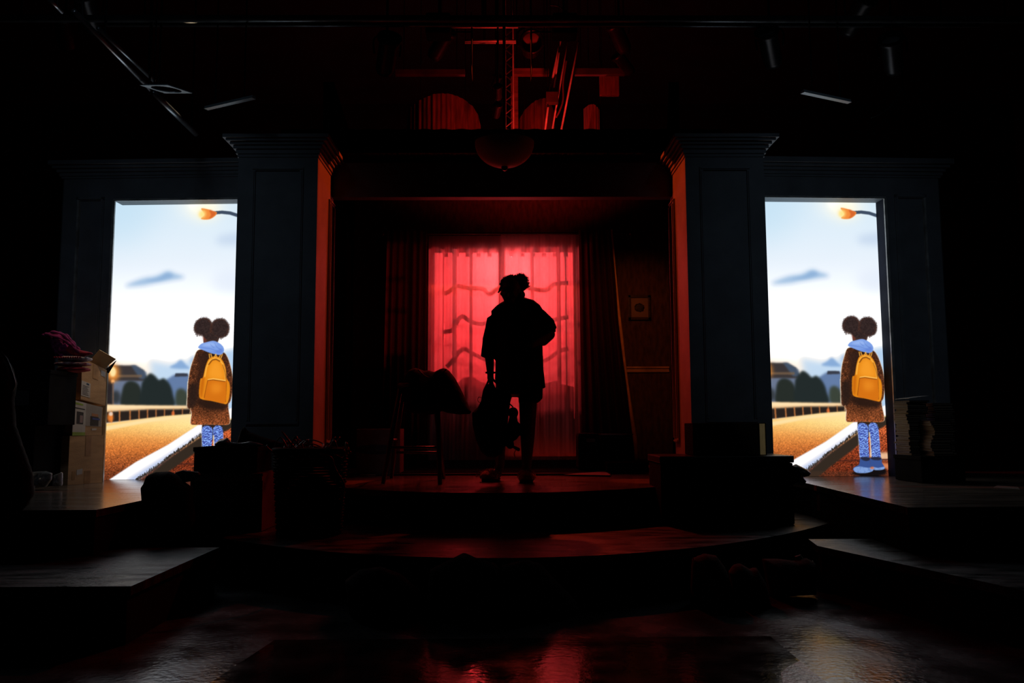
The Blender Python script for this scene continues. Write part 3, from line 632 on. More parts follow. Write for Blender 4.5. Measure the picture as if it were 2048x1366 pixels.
# ------------------------------------------------------------------ side wings with the screen openings
def wing(side):
    ln = {'L': 'left', 'R': 'right'}[side]
    out = WG(side, *( (110, 700) if side == 'L' else (1897, 700)))[0]
    so = WG(side, *( (214, 700) if side == 'L' else (1786, 700)))[0]      # outer edge of the opening
    ztop = WG(side, *((300, 400) if side == 'L' else (1650, 395)))[1]
    zc = WG(side, *((250, 345) if side == 'L' else (1700, 343)))[1]
    zcap = WG(side, *((250, 325) if side == 'L' else (1700, 321)))[1]
    T = .17; si = -.02
    w = STRUCT(G(), 'wall_'+ln+'_wing', 'setpaint'); w.location = (0, 0, 0)
    def wb(g, s0, s1, t0, t1, z0, z1, bev=0):
        P = [WP(side, a, b, z) for z in (z0, z1) for a, b in ((s0, t0), (s1, t0), (s1, t1), (s0, t1))]
        g.hexa(P); return g
    wb(G(), so, out, 0, T if side == 'R' else .04, ZS, zc).obj('jamb', 'setpaint', w)
    wb(G(), si, so, 0, T, ztop, zc).obj('lintel', 'setpaint', w)
    g = G()
    for o, za, zb in ((.01, zc-.05, zc-.03), (.022, zc-.03, zc), (.04, zc, zc+.03), (.065, zc+.03, zc+.055), (.09, zc+.055, zcap)): wb(g, si, out+o, -o, T+.02, za, zb)
    g.obj('cornice', 'setpaint', w)
    g = G(); a, b, z0, z1 = so+.075, out-.13, ZS+.40, ztop+.03; m = .03
    for q in ((a, b, z0, z0+m), (a, b, z1-m, z1), (a, a+m, z0, z1), (b-m, b, z0, z1)):
        wb(g, q[0], q[1], -.014, 0, q[2], q[3]); wb(g, q[0]+.008, q[1]-.008, -.024, -.014, q[2]+.008, q[3]-.008)
    g.obj('panel_moulding', 'setpaint', w)
    wb(G(), b-m-.004, b-m+.012, -.030, 0, z0+m, z1-m).obj('lit_moulding_edge', M['bead'], w)  # added pale strip; light on the outer moulding is put into its colour
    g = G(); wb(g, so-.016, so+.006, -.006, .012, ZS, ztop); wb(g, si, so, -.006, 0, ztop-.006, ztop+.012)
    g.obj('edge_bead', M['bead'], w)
    wb(G(), out-.01, out, 0, T+.5, ZS, zc).obj('return_panel', 'flat', w)
    if side == 'R': wb(G(), so-.010, so-.0005, .012, T, ZS, ztop).obj('reveal_lining', mat('navy_post_paint', (.016, .020, .034), .85, spec=.12, var=.2), w)
    return so, ztop
M['bead'] = mat('pale_bead_lit_edge', (.34, .35, .34), .3, var=.4, scale=9)  # grey of the bead, shared with the painted-in lit moulding edge
WO = {s: wing(s) for s in 'LR'}

# ------------------------------------------------------------------ the two display screens
_W, _H = 340, 690
_img = paint_picture(_W, _H)
def _lin(c): return np.where(c <= .04045, c/12.92, ((c+.055)/1.055)**2.4)
def screen_mesh():
    xs = np.linspace(0, 1, _W); zs = np.linspace(0, 1, _H)
    X, Z = np.meshgrid(xs, zs); co = np.zeros((_W*_H, 3), np.float32); co[:, 0] = (X.ravel()-.5)*SW; co[:, 2] = (1-Z.ravel())*SH
    i = np.arange(_W*_H).reshape(_H, _W); q = np.stack([i[1:, :-1], i[1:, 1:], i[:-1, 1:], i[:-1, :-1]], -1).reshape(-1, 4)
    me = bpy.data.meshes.new('screen_picture'); me.vertices.add(len(co)); me.vertices.foreach_set('co', co.ravel())
    me.loops.add(q.size); me.loops.foreach_set('vertex_index', q.ravel().astype(np.int32)); me.polygons.add(len(q))
    me.polygons.foreach_set('loop_start', (np.arange(len(q))*4).astype(np.int32)); me.update(calc_edges=True)
    ca = me.color_attributes.new('picture', 'FLOAT_COLOR', 'POINT'); c4 = np.ones((_W*_H, 4), np.float32); _l = _lin(_img.reshape(-1, 3)); _k = np.clip((_l.mean(axis=1)-.86)/.12, 0, 1); c4[:, :3] = _l*(1.04+.9*_k*_k)[:, None]; ca.data.foreach_set('color', c4.ravel())
    m = bpy.data.materials.new('lit_screen_picture'); m.use_nodes = True; nt = m.node_tree; nt.nodes.clear(); o = nt.nodes.new('ShaderNodeOutputMaterial'); e = nt.nodes.new('ShaderNodeEmission'); a = nt.nodes.new('ShaderNodeVertexColor'); a.layer_name = 'picture'
    nt.links.new(a.outputs['Color'], e.inputs['Color']); e.inputs['Strength'].default_value = 1.0; nt.links.new(e.outputs[0], o.inputs[0]); me.materials.append(m); return me
_sm = screen_mesh()
for side in 'LR':
    sc = (_sl-SW/2) if side == 'L' else (_sr-SW/2)
    t = thing('display_screen', WP(side, sc, SCR_T, ZS+.002), 'bright screen with backpack child, %s' % ('behind the cardboard box stack on the left' if side == 'L' else 'whose blue shoes show, right of the pillars'), 'screen', 'display screens in the wings')
    ang = WANG if side == 'R' else -WANG
    pic = bpy.data.objects.new('lit_picture', _sm); COL.objects.link(pic); pic.parent = t
    t.rotation_euler = (0, 0, ang)
    g = G().box((-SW/2-.02, .004, 0), (SW/2+.02, .05, SH+.02)); bz = g.obj('housing', 'blackmetal'); bz.parent = t

# ------------------------------------------------------------------ the small red room with the window
YB = 9.0
wl, wr = AY(868, 650, YB)[0], AY(1148, 650, YB)[0]
wz0, wz1 = AY(1010, 838, YB)[2], AY(1010, 503, YB)[2]
s1a, s1b = AY(778, 600, YB)[0], AY(842, 600, YB)[0]
s2a, s2b = AY(1187, 600, YB)[0], AY(1226, 600, YB)[0]
sz0, sz1 = AY(1200, 700, YB)[2], AY(1200, 512, YB)[2]
zh = AY(1000, 300, YB)[2]; xb0, xb1 = AY(705, 650, YB)[0], AY(1342, 650, YB)[0]
g = G()
def wp(x0, x1, z0, z1): g.box((x0, YB, z0), (x1, YB+.06, z1))
wp(xb0, s1a, ZS, zh); wp(s1b, wl, ZS, zh); wp(wr, s2a, ZS, zh); wp(s2b, xb1, ZS, zh)
wp(wl, wr, ZS, wz0); wp(wl, wr, wz1, zh); wp(s1a, s1b, ZS, sz0); wp(s1a, s1b, sz1, zh); wp(s2a, s2b, ZS, sz0); wp(s2a, s2b, sz1, zh)
STRUCT(g, 'wall_back_flat', 'paper_wall')
for s, xb in ((-1, xb0), (1, xb1)):
    STRUCT(G().hexa([Vector(p) for z in (ZS, zh) for p in ((s*1.46, 7.16, z), (xb, 9.05, z), (xb+s*.05, 9.05, z), (s*1.55, 7.16, z))]), 'wall_%s_return' % ('left' if s < 0 else 'right'), 'velvet')
STRUCT(G().box((xb0, YB-.02, ZS), (xb1, YB, ZS+.09), .003), 'baseboard_back', 'dark_wood')
for x0, x1, nm in ((AY(1252, 738, YB)[0], AY(1338, 738, YB)[0], 'trim_1'), (AY(712, 742, YB)[0], AY(768, 742, YB)[0], 'trim_2')):
    z = AY(1290, 739, YB)[2]; g = G().box((x0, YB-.028, z+.01), (x1, YB, z+.03), .004).box((x0, YB-.016, z-.03), (x1, YB, z+.01), .004); STRUCT(g, nm, 'woodtrim' if nm == 'trim_1' else 'dark_wood')
# window: frame, sash bars (the cross bars are shaped like their rippled shadows), cloth outside
w = STRUCT(G().box((wl, YB-.015, wz1), (wr, YB+.06, wz1+.05)).box((wl-.05, YB-.015, wz0-.05), (wr+.05, YB+.06, wz0)).box((wl+.09, YB+.005, wz0), (wl+.105, YB+.06, wz1)).box((wr-.09, YB+.005, wz0), (wr-.075, YB+.06, wz1)), 'window_1', 'dark_wood')
g = G()
for i in range(12):
    x = wl+.1+(wr-wl-.2)*i/11.0; z = AY(1010, 509, YB)[2]; g.box((x, YB+.01, z-.02), (x+.045, YB+.03, z+.018))
STRUCT(g, 'valance_tabs', 'dark_wood', w)
for px in (909, 942, 1004, 1065, 1118):
    x = AY(px, 640, YB)[0]; g = G()
    hw = {909: .024, 942: .018, 1004: .036, 1065: .018, 1118: .020}[px]
    g.box((x-hw, YB+.005, wz0), (x+hw, YB+.03, wz1)); STRUCT(g, 'glazing_bar', 'dark_wood', w)
for P in ([(885, 586), (893, 586), (905, 578), (915, 572), (935, 576), (965, 578), (980, 588), (1000, 576), (1040, 572), (1065, 578), (1092, 580), (1110, 568), (1136, 566)],
          [(885, 664), (905, 660), (915, 642), (925, 633), (940, 642), (960, 648), (985, 645), (1030, 650), (1070, 648), (1105, 640), (1136, 634)],
          [(893, 734), (905, 722), (918, 704), (930, 698), (945, 706), (965, 716), (1000, 730), (1060, 728), (1095, 718), (1115, 704), (1136, 697)]):
    pts = [AY(x, y, YB+.055) for x, y in P]; STRUCT(G().tube(smoothpath(pts), .024, 8), 'glazing_bar', 'dark_wood', w, smooth=True)
for k, (a, b) in enumerate(((s1a, s1b), (s2a, s2b))):
    w = STRUCT(G().box((a-.03, YB-.01, sz1), (b+.03, YB+.05, sz1+.03)).box((a-.03, YB-.01, sz0-.03), (b+.03, YB+.05, sz0)), 'window_%d' % (k+2), 'dark_wood')
    for py, dy in ((570, 6), (632, -6)):
        P = [(a, YB+.03, AY(1200, py, YB)[2]), ((a+b)/2, YB+.03, AY(1200, py+dy, YB)[2]), (b, YB+.03, AY(1200, py+dy*.6, YB)[2])]
        STRUCT(G().tube(P, .022, 8), 'glazing_bar', 'dark_wood', w)
g = G().sheet(lambda u, v: (wl-.25+(wr-wl+.5)*u, YB+.16+.018*noise.noise(Vector((u*5, v*16, 0)))+.009*noise.noise(Vector((u*13, v*50, 3))), wz0-.1+(wz1-wz0+.25)*v), 60, 110)
wc = g.obj('window_cloth', 'muslin', label='creased backlit muslin hanging outside the red window', cat='cloth', smooth=True)
G().box((wl-.26, YB+.06, wz1+.14), (wr+.26, YB+.18, wz1+.17)).obj('hanging_rail', 'dark_wood', COL.objects['window_cloth'])
# dark rounded seat backs standing outside the window, cutting off its light below
for P, lb in (([(868, 850), (868, 776), (890, 772), (915, 766), (926, 756), (945, 753), (962, 764), (985, 768), (1012, 772), (1014, 850)], 'wide'), ([(1044, 850), (1044, 772), (1070, 768), (1095, 766), (1112, 761), (1124, 768), (1148, 774), (1148, 850)], 'narrow')):
    o = inflate(G(), P, YB+.10, .010, True, R=.03, n=40).obj('outdoor_seat_back', 'blackcloth', label='shadowed rounded seat back behind the red window cloth, %s one' % lb, cat='seat', group='seat backs outside the window', smooth=True)
    z_ = AY(1000, 849, YB+.10)[2]; xs_ = [v.co.x for v in o.data.vertices]
    for xx in (min(xs_)+.06, max(xs_)-.06): G().box((xx-.02, YB+.09, 0), (xx+.02, YB+.11, z_+.02)).obj('post', 'blackcloth', o)
# sheer curtains on their rod
rod = thing('curtain_rod', (0, YB-.165, AY(1010, 468, YB-.165)[2]), 'dark curtain rod above the red window', 'curtain rod')
zr = AY(1010, 467, YB-.165)[2]
G().tube([(AY(765, 467, YB-.165)[0], YB-.165, zr), (AY(1262, 467, YB-.165)[0], YB-.165, zr)], .011, 10).obj('pole', 'dark_wood', rod)
for px in (765, 1262): G().ball((AY(px, 467, YB-.165)[0], YB-.165, zr), .022).obj('finial', 'dark_wood', rod, smooth=True)
for px in (855, 1162): x = AY(px, 467, YB-.165)[0]; G().box((x-.01, YB-.165, zr-.01), (x+.01, YB, zr+.01)).obj('bracket', 'dark_wood', rod)
def sheer(pa, pb, label, seed, flare, off=.08, am=.8):
    zb0 = AY(1000, 920, YB-.1)[2]; zt0 = zr-.004
    def f(u, v):
        k = 1-v; xa = AY(pa, 500, YB-.1)[0]; xb = AY(pb, 500, YB-.1)[0]
        ww = u+.02*math.sin(u*11+seed)*(1-v); x = xa+(xb-xa)*ww+flare*k*.04*(u-.5)
        fold = .010*math.sin(u*2*math.pi*8+seed)+.004*math.sin(u*2*math.pi*23+seed*2+2*k)+.012*noise.noise(Vector((u*7, v*1.5, seed)))
        return (x, YB-off+am*fold*(.4+.6*k), zb0+(zt0-zb0)*v)
    G().sheet(f, 170, 40).obj('sheer_curtain', 'sheer', label=label, cat='curtain', group='sheer curtains over the window', smooth=True)
sheer(857, 1042, 'sheer curtain glowing red, left panel behind the standing person', 1.0, 1)
sheer(1002, 1159, 'sheer curtain glowing red, right panel beside the dark drape with ochre edge', 4.0, 1, .118, .8)
# heavy side drapes
def drape(P0, P1, label, seed, edge):
    """P0 left edge pixels top..bottom, P1 right edge"""
    yy = YB-.225; z0, z1 = AY(1000, 928, yy)[2], zr+.02
    def ex(P, v):
        ys = [p[1] for p in P]; return AY(float(np.interp(928-(928-467)*v, ys, [p[0] for p in P])), 700, yy)[0]
    def f(u, v):
        xa, xb = ex(P0, v), ex(P1, v); return (xa+(xb-xa)*u, yy+.022*math.sin(u*2*math.pi*6+seed)*(.5+.5*(1-v))+.012*noise.noise(Vector((u*4, v*3, seed))), z0+(z1-z0)*v)
    d = G().sheet(f, 90, 40).obj('side_drape', 'drape', label=label, cat='curtain', group='heavy side drapes', smooth=True)
    if edge:
        g = G(); P = [Vector(f(1, 1-i/40))+Vector((.004, -.02, 0)) for i in range(41)]
        def e(u, v):
            p = P[int(round((1-v)*40))]; w = .016+.022*(1-v)+.006*math.sin(v*14); return (p.x-w/2+w*u, p.y+.012*math.sin(u*3.1)*-1, p.z)
        g.sheet(e, 3, 40, .006).obj('ochre_edge', 'gold', d, label='ochre turned edge', smooth=True)
drape([(772, 467), (768, 700), (764, 928)], [(853, 467), (852, 700), (850, 928)], 'heavy dark drape hanging left of the red window', 2.0, False)
drape([(1160, 467), (1161, 928)], [(1226, 467), (1231, 540), (1238, 640), (1247, 730), (1257, 820), (1266, 890), (1268, 928)], 'heavy dark drape with ochre turned edge right of the red window', 5.0, True)
# small framed picture
pf = thing('picture_frame', AY(1278, 612, YB-.01), 'small dark picture frame on the wall right of the ochre-edged drape', 'picture')
c0, c1 = AY(1257, 640, YB-.02), AY(1301, 590, YB-.02)
g = G(); x0, x1, z0, z1 = c0[0], c1[0], c0[2], c1[2]
for q in ((x0, x1, z0, z0+.03), (x0, x1, z1-.03, z1), (x0, x0+.03, z0, z1), (x1-.03, x1, z0, z1)): g.box((q[0], YB-.025, q[2]), (q[1], YB, q[3]), .004)
g.obj('frame', 'dark_wood', pf); a_ = G().box((x0+.02, YB-.012, z0+.02), (x1-.02, YB-.004, z1-.02)).obj('mount', mat('faded_print_paper', (.26, .18, .16), .5, var=.1), pf)
G().ball(((x0+x1)/2, YB-.014, (z0+z1)/2), (.05, .003, .045), nz=.3, seed=3).obj('print', 'ink', pf)
# rug and papers
ra = AZ(720, 951, ZS); rb_ = AZ(1222, 951, ZS)
g = G().prism([(ra[0], ra[1]), (rb_[0], rb_[1]), (rb_[0]+.15, 8.9), (ra[0]-.1, 8.9)], ZS+.001, ZS+.012)
rg = g.obj('rug', 'rug', label='dark rug with a light-catching edge on the stage in front of the window', cat='rug')
G().box((ra[0], ra[1]-.012, ZS+.001), (rb_[0], ra[1]+.004, ZS+.014), .002).obj('rug_front_edge', mat('lit_rug_edge', (.30, .18, .14), .4, var=.2), rg)  # light caught by the front edge of the rug, put into a pale strip
for P, lb in (([(1128, 949), (1200, 943.5), (1212, 944), (1222, 950.5)], 'flat sheet of paper lying on the rug right of the slippers'),):
    q = [AZ(x, y, ZS+.014)[:2] for x, y in P]; G().prism([tuple(a) for a in q], ZS+.0135, ZS+.0155).obj('paper_sheet', mat('dull_paper', (.35, .26, .22), .5, var=.1), label=lb, cat='paper')
# ------------------------------------------------------------------ cartons before the left screen
def carton(px, Y, z0, sz, rz, label, group='stacked cartons by the left screen', m='cardboard', flaps=False, open_top=False):
    """px: (left, right) pixels of the front face at height z0; sz: (depth, height)"""
    xa, xb = AY(px[0], 850, Y)[0], AY(px[1], 850, Y)[0]; w = xb-xa; d, h = sz
    t = thing('cardboard_box' if m == 'cardboard' else 'storage_box', ((xa+xb)/2, Y+d/2, z0), label, 'box', group)
    t.rotation_euler = (0, 0, rz); c = ((xa+xb)/2, Y+d/2, z0)
    g = G(); th = .006
    if open_top:
        g.box((-w/2, -d/2, 0), (w/2, d/2, th)).box((-w/2, -d/2, 0), (w/2, -d/2+th, h)).box((-w/2, d/2-th, 0), (w/2, d/2, h)).box((-w/2, -d/2, 0), (-w/2+th, d/2, h)).box((w/2-th, -d/2, 0), (w/2, d/2, h))
    else: g.box((-w/2, -d/2, 0), (w/2, d/2, h), .004).box((-w/2, -.002, h), (w/2, .002, h+.001))
    b = g.obj('body', m); b.parent = t
    return t, w, d, h
def child(t, g, name, m, **k):
    o = g.obj(name, m, **k); o.parent = t; return o
# each carton shows the side turned toward the screen: A near-left, B far-right corner of that side
def facebox(A, B, z0, zA, zB, dep, label, m='cardboard', z0B=None, top=True):
    """box whose visible side runs from A to B; its top may slope from zA to zB"""
    A, B = np.array(A[:2]), np.array(B[:2]); L = float(np.linalg.norm(B-A)); rz = math.atan2(B[1]-A[1], B[0]-A[0]); z0B = z0 if z0B is None else z0B
    t = thing('cardboard_box', (A[0], A[1], z0), label, 'box', 'stacked cartons by the left screen'); t.rotation_euler = (0, 0, rz)
    dB = z0B-z0; hA, hB = zA-z0, zB-z0; g = G(); T = .005
    def slab(x0, x1, y0, y1):
        zz = lambda x: dB*x/L; tt = lambda x: hA+(hB-hA)*x/L
        g.hexa([(x0, y0, zz(x0)), (x1, y0, zz(x1)), (x1, y1, zz(x1)), (x0, y1, zz(x0)), (x0, y0, tt(x0)), (x1, y0, tt(x1)), (x1, y1, tt(x1)), (x0, y1, tt(x0))])
    if top: slab(0, L, 0, dep)
    else:
        slab(0, L, 0, T); slab(0, L, dep-T, dep); slab(0, T, T, dep-T); slab(L-T, L, T, dep-T)
        g.hexa([(0, 0, 0), (L, 0, dB), (L, dep, dB), (0, dep, 0), (0, 0, T), (L, 0, dB+T), (L, dep, dB+T), (0, dep, T)])
    child(t, g, 'body', m)
    def P(u0, u1, v0, v1, name, m, e=.002, par=None, sh=0.0):
        """patch on the visible side; u along it, v up it (0..1)"""
        pt = lambda u, v: (u*L, (dB*u)+(hA+(hB-hA)*u-dB*u)*v)
        q = [pt(u0, v0), pt(u1, v0), pt(u1, v1), pt(u0, v1)]; gg = G(); gg.hexa([(x, y, z) for (y, k) in ((0, 0),) for (x, z) in ()] or [(q[0][0], -e, q[0][1]), (q[1][0], -e, q[1][1]+sh), (q[1][0], 0, q[1][1]+sh), (q[0][0], 0, q[0][1]), (q[3][0], -e, q[3][1]), (q[2][0], -e, q[2][1]+sh), (q[2][0], 0, q[2][1]+sh), (q[3][0], 0, q[3][1])])
        return child(par or t, gg, name, m)
    return t, L, P
A = AZ(135, 971, ZS); B = AZ(204, 965.5, ZS); zlow = AY(135, 872, A[1])[2]
t, L, P = facebox(A, B, ZS+.002, zlow, zlow, .34, 'plain brown cardboard box with tape strips, lowest of the stack by the left screen')
P(.46, .62, .58, 1, 'tape_strip', 'tape'); P(.46, .64, 0, .27, 'tape_strip', 'tape'); P(.24, .40, .19, .30, 'shipping_label', 'white', sh=.008); P(.11, .19, .10, .27, 'printed_marks', 'tape')
A2 = A+(B-A)*.06; B2 = A+(B-A)*.93; zmA, zmB = AY(141, 800, A2[1])[2], AY(200, 815, B2[1])[2]
t, L, P = facebox(A2, B2, zlow+.002, zmA, zmB, .30, 'carton printed white and green with small pictures, middle of the stack by the screen')
P(0, .42, 0, 1, 'white_print_panel', 'white'); P(.42, .97, .30, 1, 'grey_print_panel', mat('grey_print', (.36, .33, .30), .6, var=.1))
P(0, .42, 0, .10, 'green_band', 'green', .003); P(.06, .32, .90, .95, 'green_heading', 'green', .003); P(.05, .38, .78, .81, 'printed_text_line', 'ink', .003)
pp_ = P(.12, .34, .34, .70, 'printed_picture', 'ink', .003); P(.22, .32, .38, .60, 'picture_highlight', mat('pale_print', (.35, .25, .25), .6), .004)
P(.58, .86, .32, .62, 'printed_bottle_carrier', 'ink', .003); P(.64, .90, .52, .58, 'blue_tag_print', mat('blue_print', (.05, .09, .35), .5), .004); P(.64, .80, .16, .22, 'small_label', 'white', .003, sh=.004)
P(.62, .84, .63, .72, 'printed_flowers', mat('orange_print', (.50, .22, .10), .6), .003)
A3 = A+(B-A)*.26; B3 = A+(B-A)*1.0; ztA, ztB = AY(159, 716, A3[1])[2], AY(204, 740, B3[1])[2]; z3A, z3B = AY(157, 801, A3[1])[2]+.004, AY(205, 814, B3[1])[2]+.004
t, L, P = facebox(A3, B3, z3A+.004, ztA, ztB, .26, 'open cardboard box with raised flap, topmost of the stack by the left screen', z0B=z3B+.004, top=False)
P(.44, .66, .62, .99, 'tape_strip', 'tape'); lb_ = P(-.0, .36, .10, .46, 'shipping_label', 'white')
for i in range(7): P(.05, .30-.03*(i % 3), .14+.035*i, .15+.035*i, 'label_text_line', 'ink', .003)
P(.20, .30, .40, .44, 'label_logo', mat('navy_logo', (.02, .05, .12), .5), .003); P(.76, .94, .78, .92, 'small_label', 'white')
def quad(P4, Y4, th, name, m):
    g = G(); q = [Vector(AY(x, y, Y)) for (x, y), Y in zip(P4, Y4)]; n = (q[1]-q[0]).cross(q[2]-q[0]).normalized()*th; g.hexa(q+[p+n for p in q]); return g.obj(name, m, t)
yb3 = B3[1]
quad([(176, 725), (204, 741), (232, 718), (199, 699)], [A3[1]+.16, yb3, yb3-.02, A3[1]+.10], .005, 'raised_flap', 'cardboard_in')
quad([(206, 742), (217, 746), (232, 721), (216, 735)], [yb3, yb3+.07, yb3+.06, yb3], .005, 'side_flap', 'blackbox')
# black storage boxes left of them, clothes on top
zk = AY(120, 742, 6.35)[2]; zk2 = AY(120, 850, 6.35)[2]
t, w, d, h = carton((-30, 70), 6.30, ZS+.10, (.42, zk2-ZS-.102), .0, 'black storage bin left of the brown carton stack, lower of two', m='blackbox', group='black bins left of the cartons')
for a in (-w/2, w/2-.03):
    for b in (-.20, .17): child(t, G().box((a, b, -.099), (a+.03, b+.03, 0)), 'foot', 'blackmetal')
child(t, G().box((-.05, -d/2-.004, h*.4), (.05, -d/2, h*.5)), 'handle_slot', 'ink'); child(t, G().box((-w/2-.008, -d/2-.008, h-.03), (w/2+.008, d/2+.008, h), .004), 'lid', 'blackbox')
t2, w, d, h = carton((-40, 92), 6.20, zk2+.001, (.42, zk-zk2), .03, 'black storage bin under the pink clothes, upper of two', m='blackbox', group='black bins left of the cartons')
child(t2, G().box((-w/2-.006, -d/2-.006, h-.03), (w/2+.006, d/2+.006, h), .004), 'lid', 'blackbox')
child(t2, G().box((-.06, -d/2-.004, h*.35), (.10, -d/2, h*.62)), 'dark_label', mat('dull_label', (.03, .03, .035), .6))
Yp = 6.55; zc0 = zk+.002
# folded knits
def folded(px0, px1, py0, py1, Y, mname, label, seed):
    a = AY(px0, py1, Y); b = AY(px1, py0, Y); x0, x1, z0, z1 = a[0], b[0], a[2], b[2]; r = (z1-z0)/2
    g = G(); n = 22; rings = []
    for i in range(n+1):
        u = i/n; x = x0+(x1-x0)*u; k = math.sin(math.pi*min(1, max(0, (u*.96+.02))))**.35; ring = []
        for j in range(16):
            an = 2*math.pi*j/16; ring.append((x+.006*noise.noise(Vector((j, u*4, seed))), Y+.11*k*math.cos(an)+.01*noise.noise(Vector((u*6, j*.4, seed))), (z0+z1)/2+r*k*(abs(math.sin(an))**.7)*(1 if math.sin(an) > 0 else -1)+.004*noise.noise(Vector((u*9, j, seed)))))
        rings.append(ring)
    return g.loft(rings).obj('folded_knit', mname, label=label, cat='clothes', group='folded knits on the black bin', smooth=True)
M['fairisle'] = mat('patterned_knit', (.34, .03, .06), .9, spec=.1, scale=22, col2=(.55, .45, .48), bump=.7, bscale=110)
a1 = AY(150, 741, Yp)
zz = [zc0]; hh = [.045, .035, .045]
for i, (pa, pb, mm, lb) in enumerate(((118, 176, 'redcloth', 'dark red folded knit at the bottom of the knit pile'), (113, 178, 'fairisle', 'red and white patterned folded knit in the middle of the pile'), (120, 180, 'knitw', 'cream and red folded knit on top of the pile'))):
    q0 = AY(150, 700, Yp)
    z0 = zz[-1]; z1 = z0+hh[i]; zz.append(z1)
    # convert heights back to pixel rows at this depth
    f = lambda z: 700+(q0[2]-z)*FPX/Yp
    o = folded(pa, pb, f(z1), f(z0), Yp, mm, lb, i)
    if i == 2:
        g = G()
        for k in range(12): x = AY(124+k*4.6, 700, Yp)[0]; g.ball((x, Yp-.108, (z0+z1)/2+.004), (.008, .004, .009), sub=1)
        g.obj('red_knit_motif', 'redcloth', o)
inflate(G(), [(150, 716), (158, 706), (150, 690), (138, 672), (120, 663), (102, 664), (84, 668), (88, 674), (101, 682), (106, 700), (114, 713), (132, 716)], Yp+.02, .08, True, amp=.075, nf=20, seed=3).obj('crumpled_scarf', 'plum', label='crumpled magenta cloth heaped on the folded knits', cat='clothes', smooth=True)
for k, P in enumerate(([(88, 667), (104, 672), (124, 678), (146, 694), (158, 706)], [(100, 664), (120, 667), (138, 680), (152, 698)], [(106, 690), (110, 700), (118, 708), (128, 712)], [(112, 676), (126, 690), (138, 702), (146, 712)], [(130, 668), (142, 680), (152, 692), (160, 702)])):
    G().tube(smoothpath([AY(x, y, Yp-.07+.012*k) for x, y in P]), [.004]+[.010+.004*math.sin(i) for i in range((len(P)-1)*6-1)]+[.004], 8).obj('fold', 'plum', COL.objects['crumpled_scarf'], smooth=True)
inflate(G(), [(140, 690), (160, 700), (184, 705), (186, 709), (168, 712), (176, 716), (150, 714), (130, 700)], Yp-.03, .05, True, amp=.02, nf=20, seed=5).obj('red_sleeve', 'redcloth', label='dark red sleeve hanging from the magenta cloth toward the open carton', cat='clothes', smooth=True)
# clear plastic bags under the bins
for k, (P, lb) in enumerate((([(62, 944), (92, 942), (104, 946), (102, 960), (92, 975), (66, 972)], 'crinkled clear plastic bag on the deck under the black bins'), ([(108, 950), (124, 944), (124, 972), (106, 974)], 'small crinkled clear plastic bag beside the lowest brown carton'))):
    inflate(G(), P, 6.22, .05, True, amp=.06, nf=30, seed=11+k, n=34).obj('plastic_bag', 'plastic', label=lb, cat='plastic bag', group='clear plastic bags by the cartons')
# draped dark chair at the far left edge
Yd = 4.3
t = thing('draped_chair', AY(5, 1000, Yd), 'dark high-backed chair draped in black cloth at the far left edge', 'chair')
gx = AY(-60, 850, Yd)[0]
inflate(G(), [(-90, 690), (-20, 690), (4, 704), (18, 730), (28, 765), (22, 800), (26, 850), (40, 892), (58, 940), (64, 990), (44, 1022), (-90, 1030)], Yd, .16, True, amp=.05, nf=5, seed=9).obj('black_drape', 'blackcloth', t, smooth=True)
pp = [AY(x, y, Yd-.13) for x, y in ((0, 702), (14, 722), (24, 748), (29, 768), (25, 780))]
G().tube(smoothpath(pp), .006, 8).obj('backrest_glint', 'blackmetal', t, smooth=True)  # thin metal tube drawn along the highlight on the backrest edge
z_ = AY(0, 1028, Yd)[2]
for dx in (-.25, -.02): G().tube([(AY(40, 1000, Yd)[0]+dx-.05, Yd, z_+.05), (AY(40, 1000, Yd)[0]+dx-.05, Yd, ZS+.002)], .015).obj('leg', 'blackmetal', t)

# ------------------------------------------------------------------ clutter below the left pillar
Yl = 5.75
z1 = AY(450, 894, Yl)[2]; z0 = AY(450, 946, Yl)[2]
t, w, d, h = carton((390, 516), Yl, z0, (.36, z1-z0), 0, 'black box on the printed carton, directly below the left screen child', m='blackbox', group='boxes below the left pillar')
child(t, G().box((-w/2-.006, -d/2-.006, h-.03), (w/2+.006, d/2+.006, h), .004), 'lid', 'blackbox')
zt_ = ZT+.002
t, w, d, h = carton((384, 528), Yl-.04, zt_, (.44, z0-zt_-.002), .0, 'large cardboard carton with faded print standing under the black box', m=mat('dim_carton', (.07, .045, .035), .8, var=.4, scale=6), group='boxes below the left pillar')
child(t, G().box((-.16, -d/2-.003, h*.3), (-.05, -d/2, h*.85)), 'printed_panel', mat('reddish_print', (.07, .015, .012), .7, var=.4)); child(t, G().box((-.01, -d/2-.003, h*.25), (.20, -d/2, h*.88)), 'printed_panel', mat('grey_blue_print', (.05, .055, .065), .7, var=.5))
child(t, G().ball((.10, -d/2-.003, h*.55), (.06, .002, .10)), 'printed_oval', 'ink')
child(t, G().box((-w/2-.004, -d/2-.03, h-.045), (w/2+.004, -d/2, h-.02)), 'flap_edge', mat('dull_flap', (.14, .09, .075), .8))
inflate(G(), [(350, 945), (366, 940), (398, 944), (402, 950), (386, 962), (362, 966), (354, 962)], 5.42, .03, True, amp=.02, nf=20, seed=2).obj('crumpled_paper', mat('crumpled_paper', (.16, .13, .12), .8, bump=.4), label='crumpled pale paper tucked between the black bag and printed carton', cat='paper', smooth=True)
zbg = ZT
inflate(G(), [(290, 965), (296, 950), (312, 944), (340, 943), (352, 948), (366, 962), (384, 975), (390, 1040), (384, 1062), (300, 1062), (292, 1030), (286, 1000), (284, 975)], 5.35, .15, True, amp=.05, nf=8, seed=4).obj('black_bag', 'blackcloth', label='slumped black bag at the inner edge of the left deck', cat='bag', smooth=True)
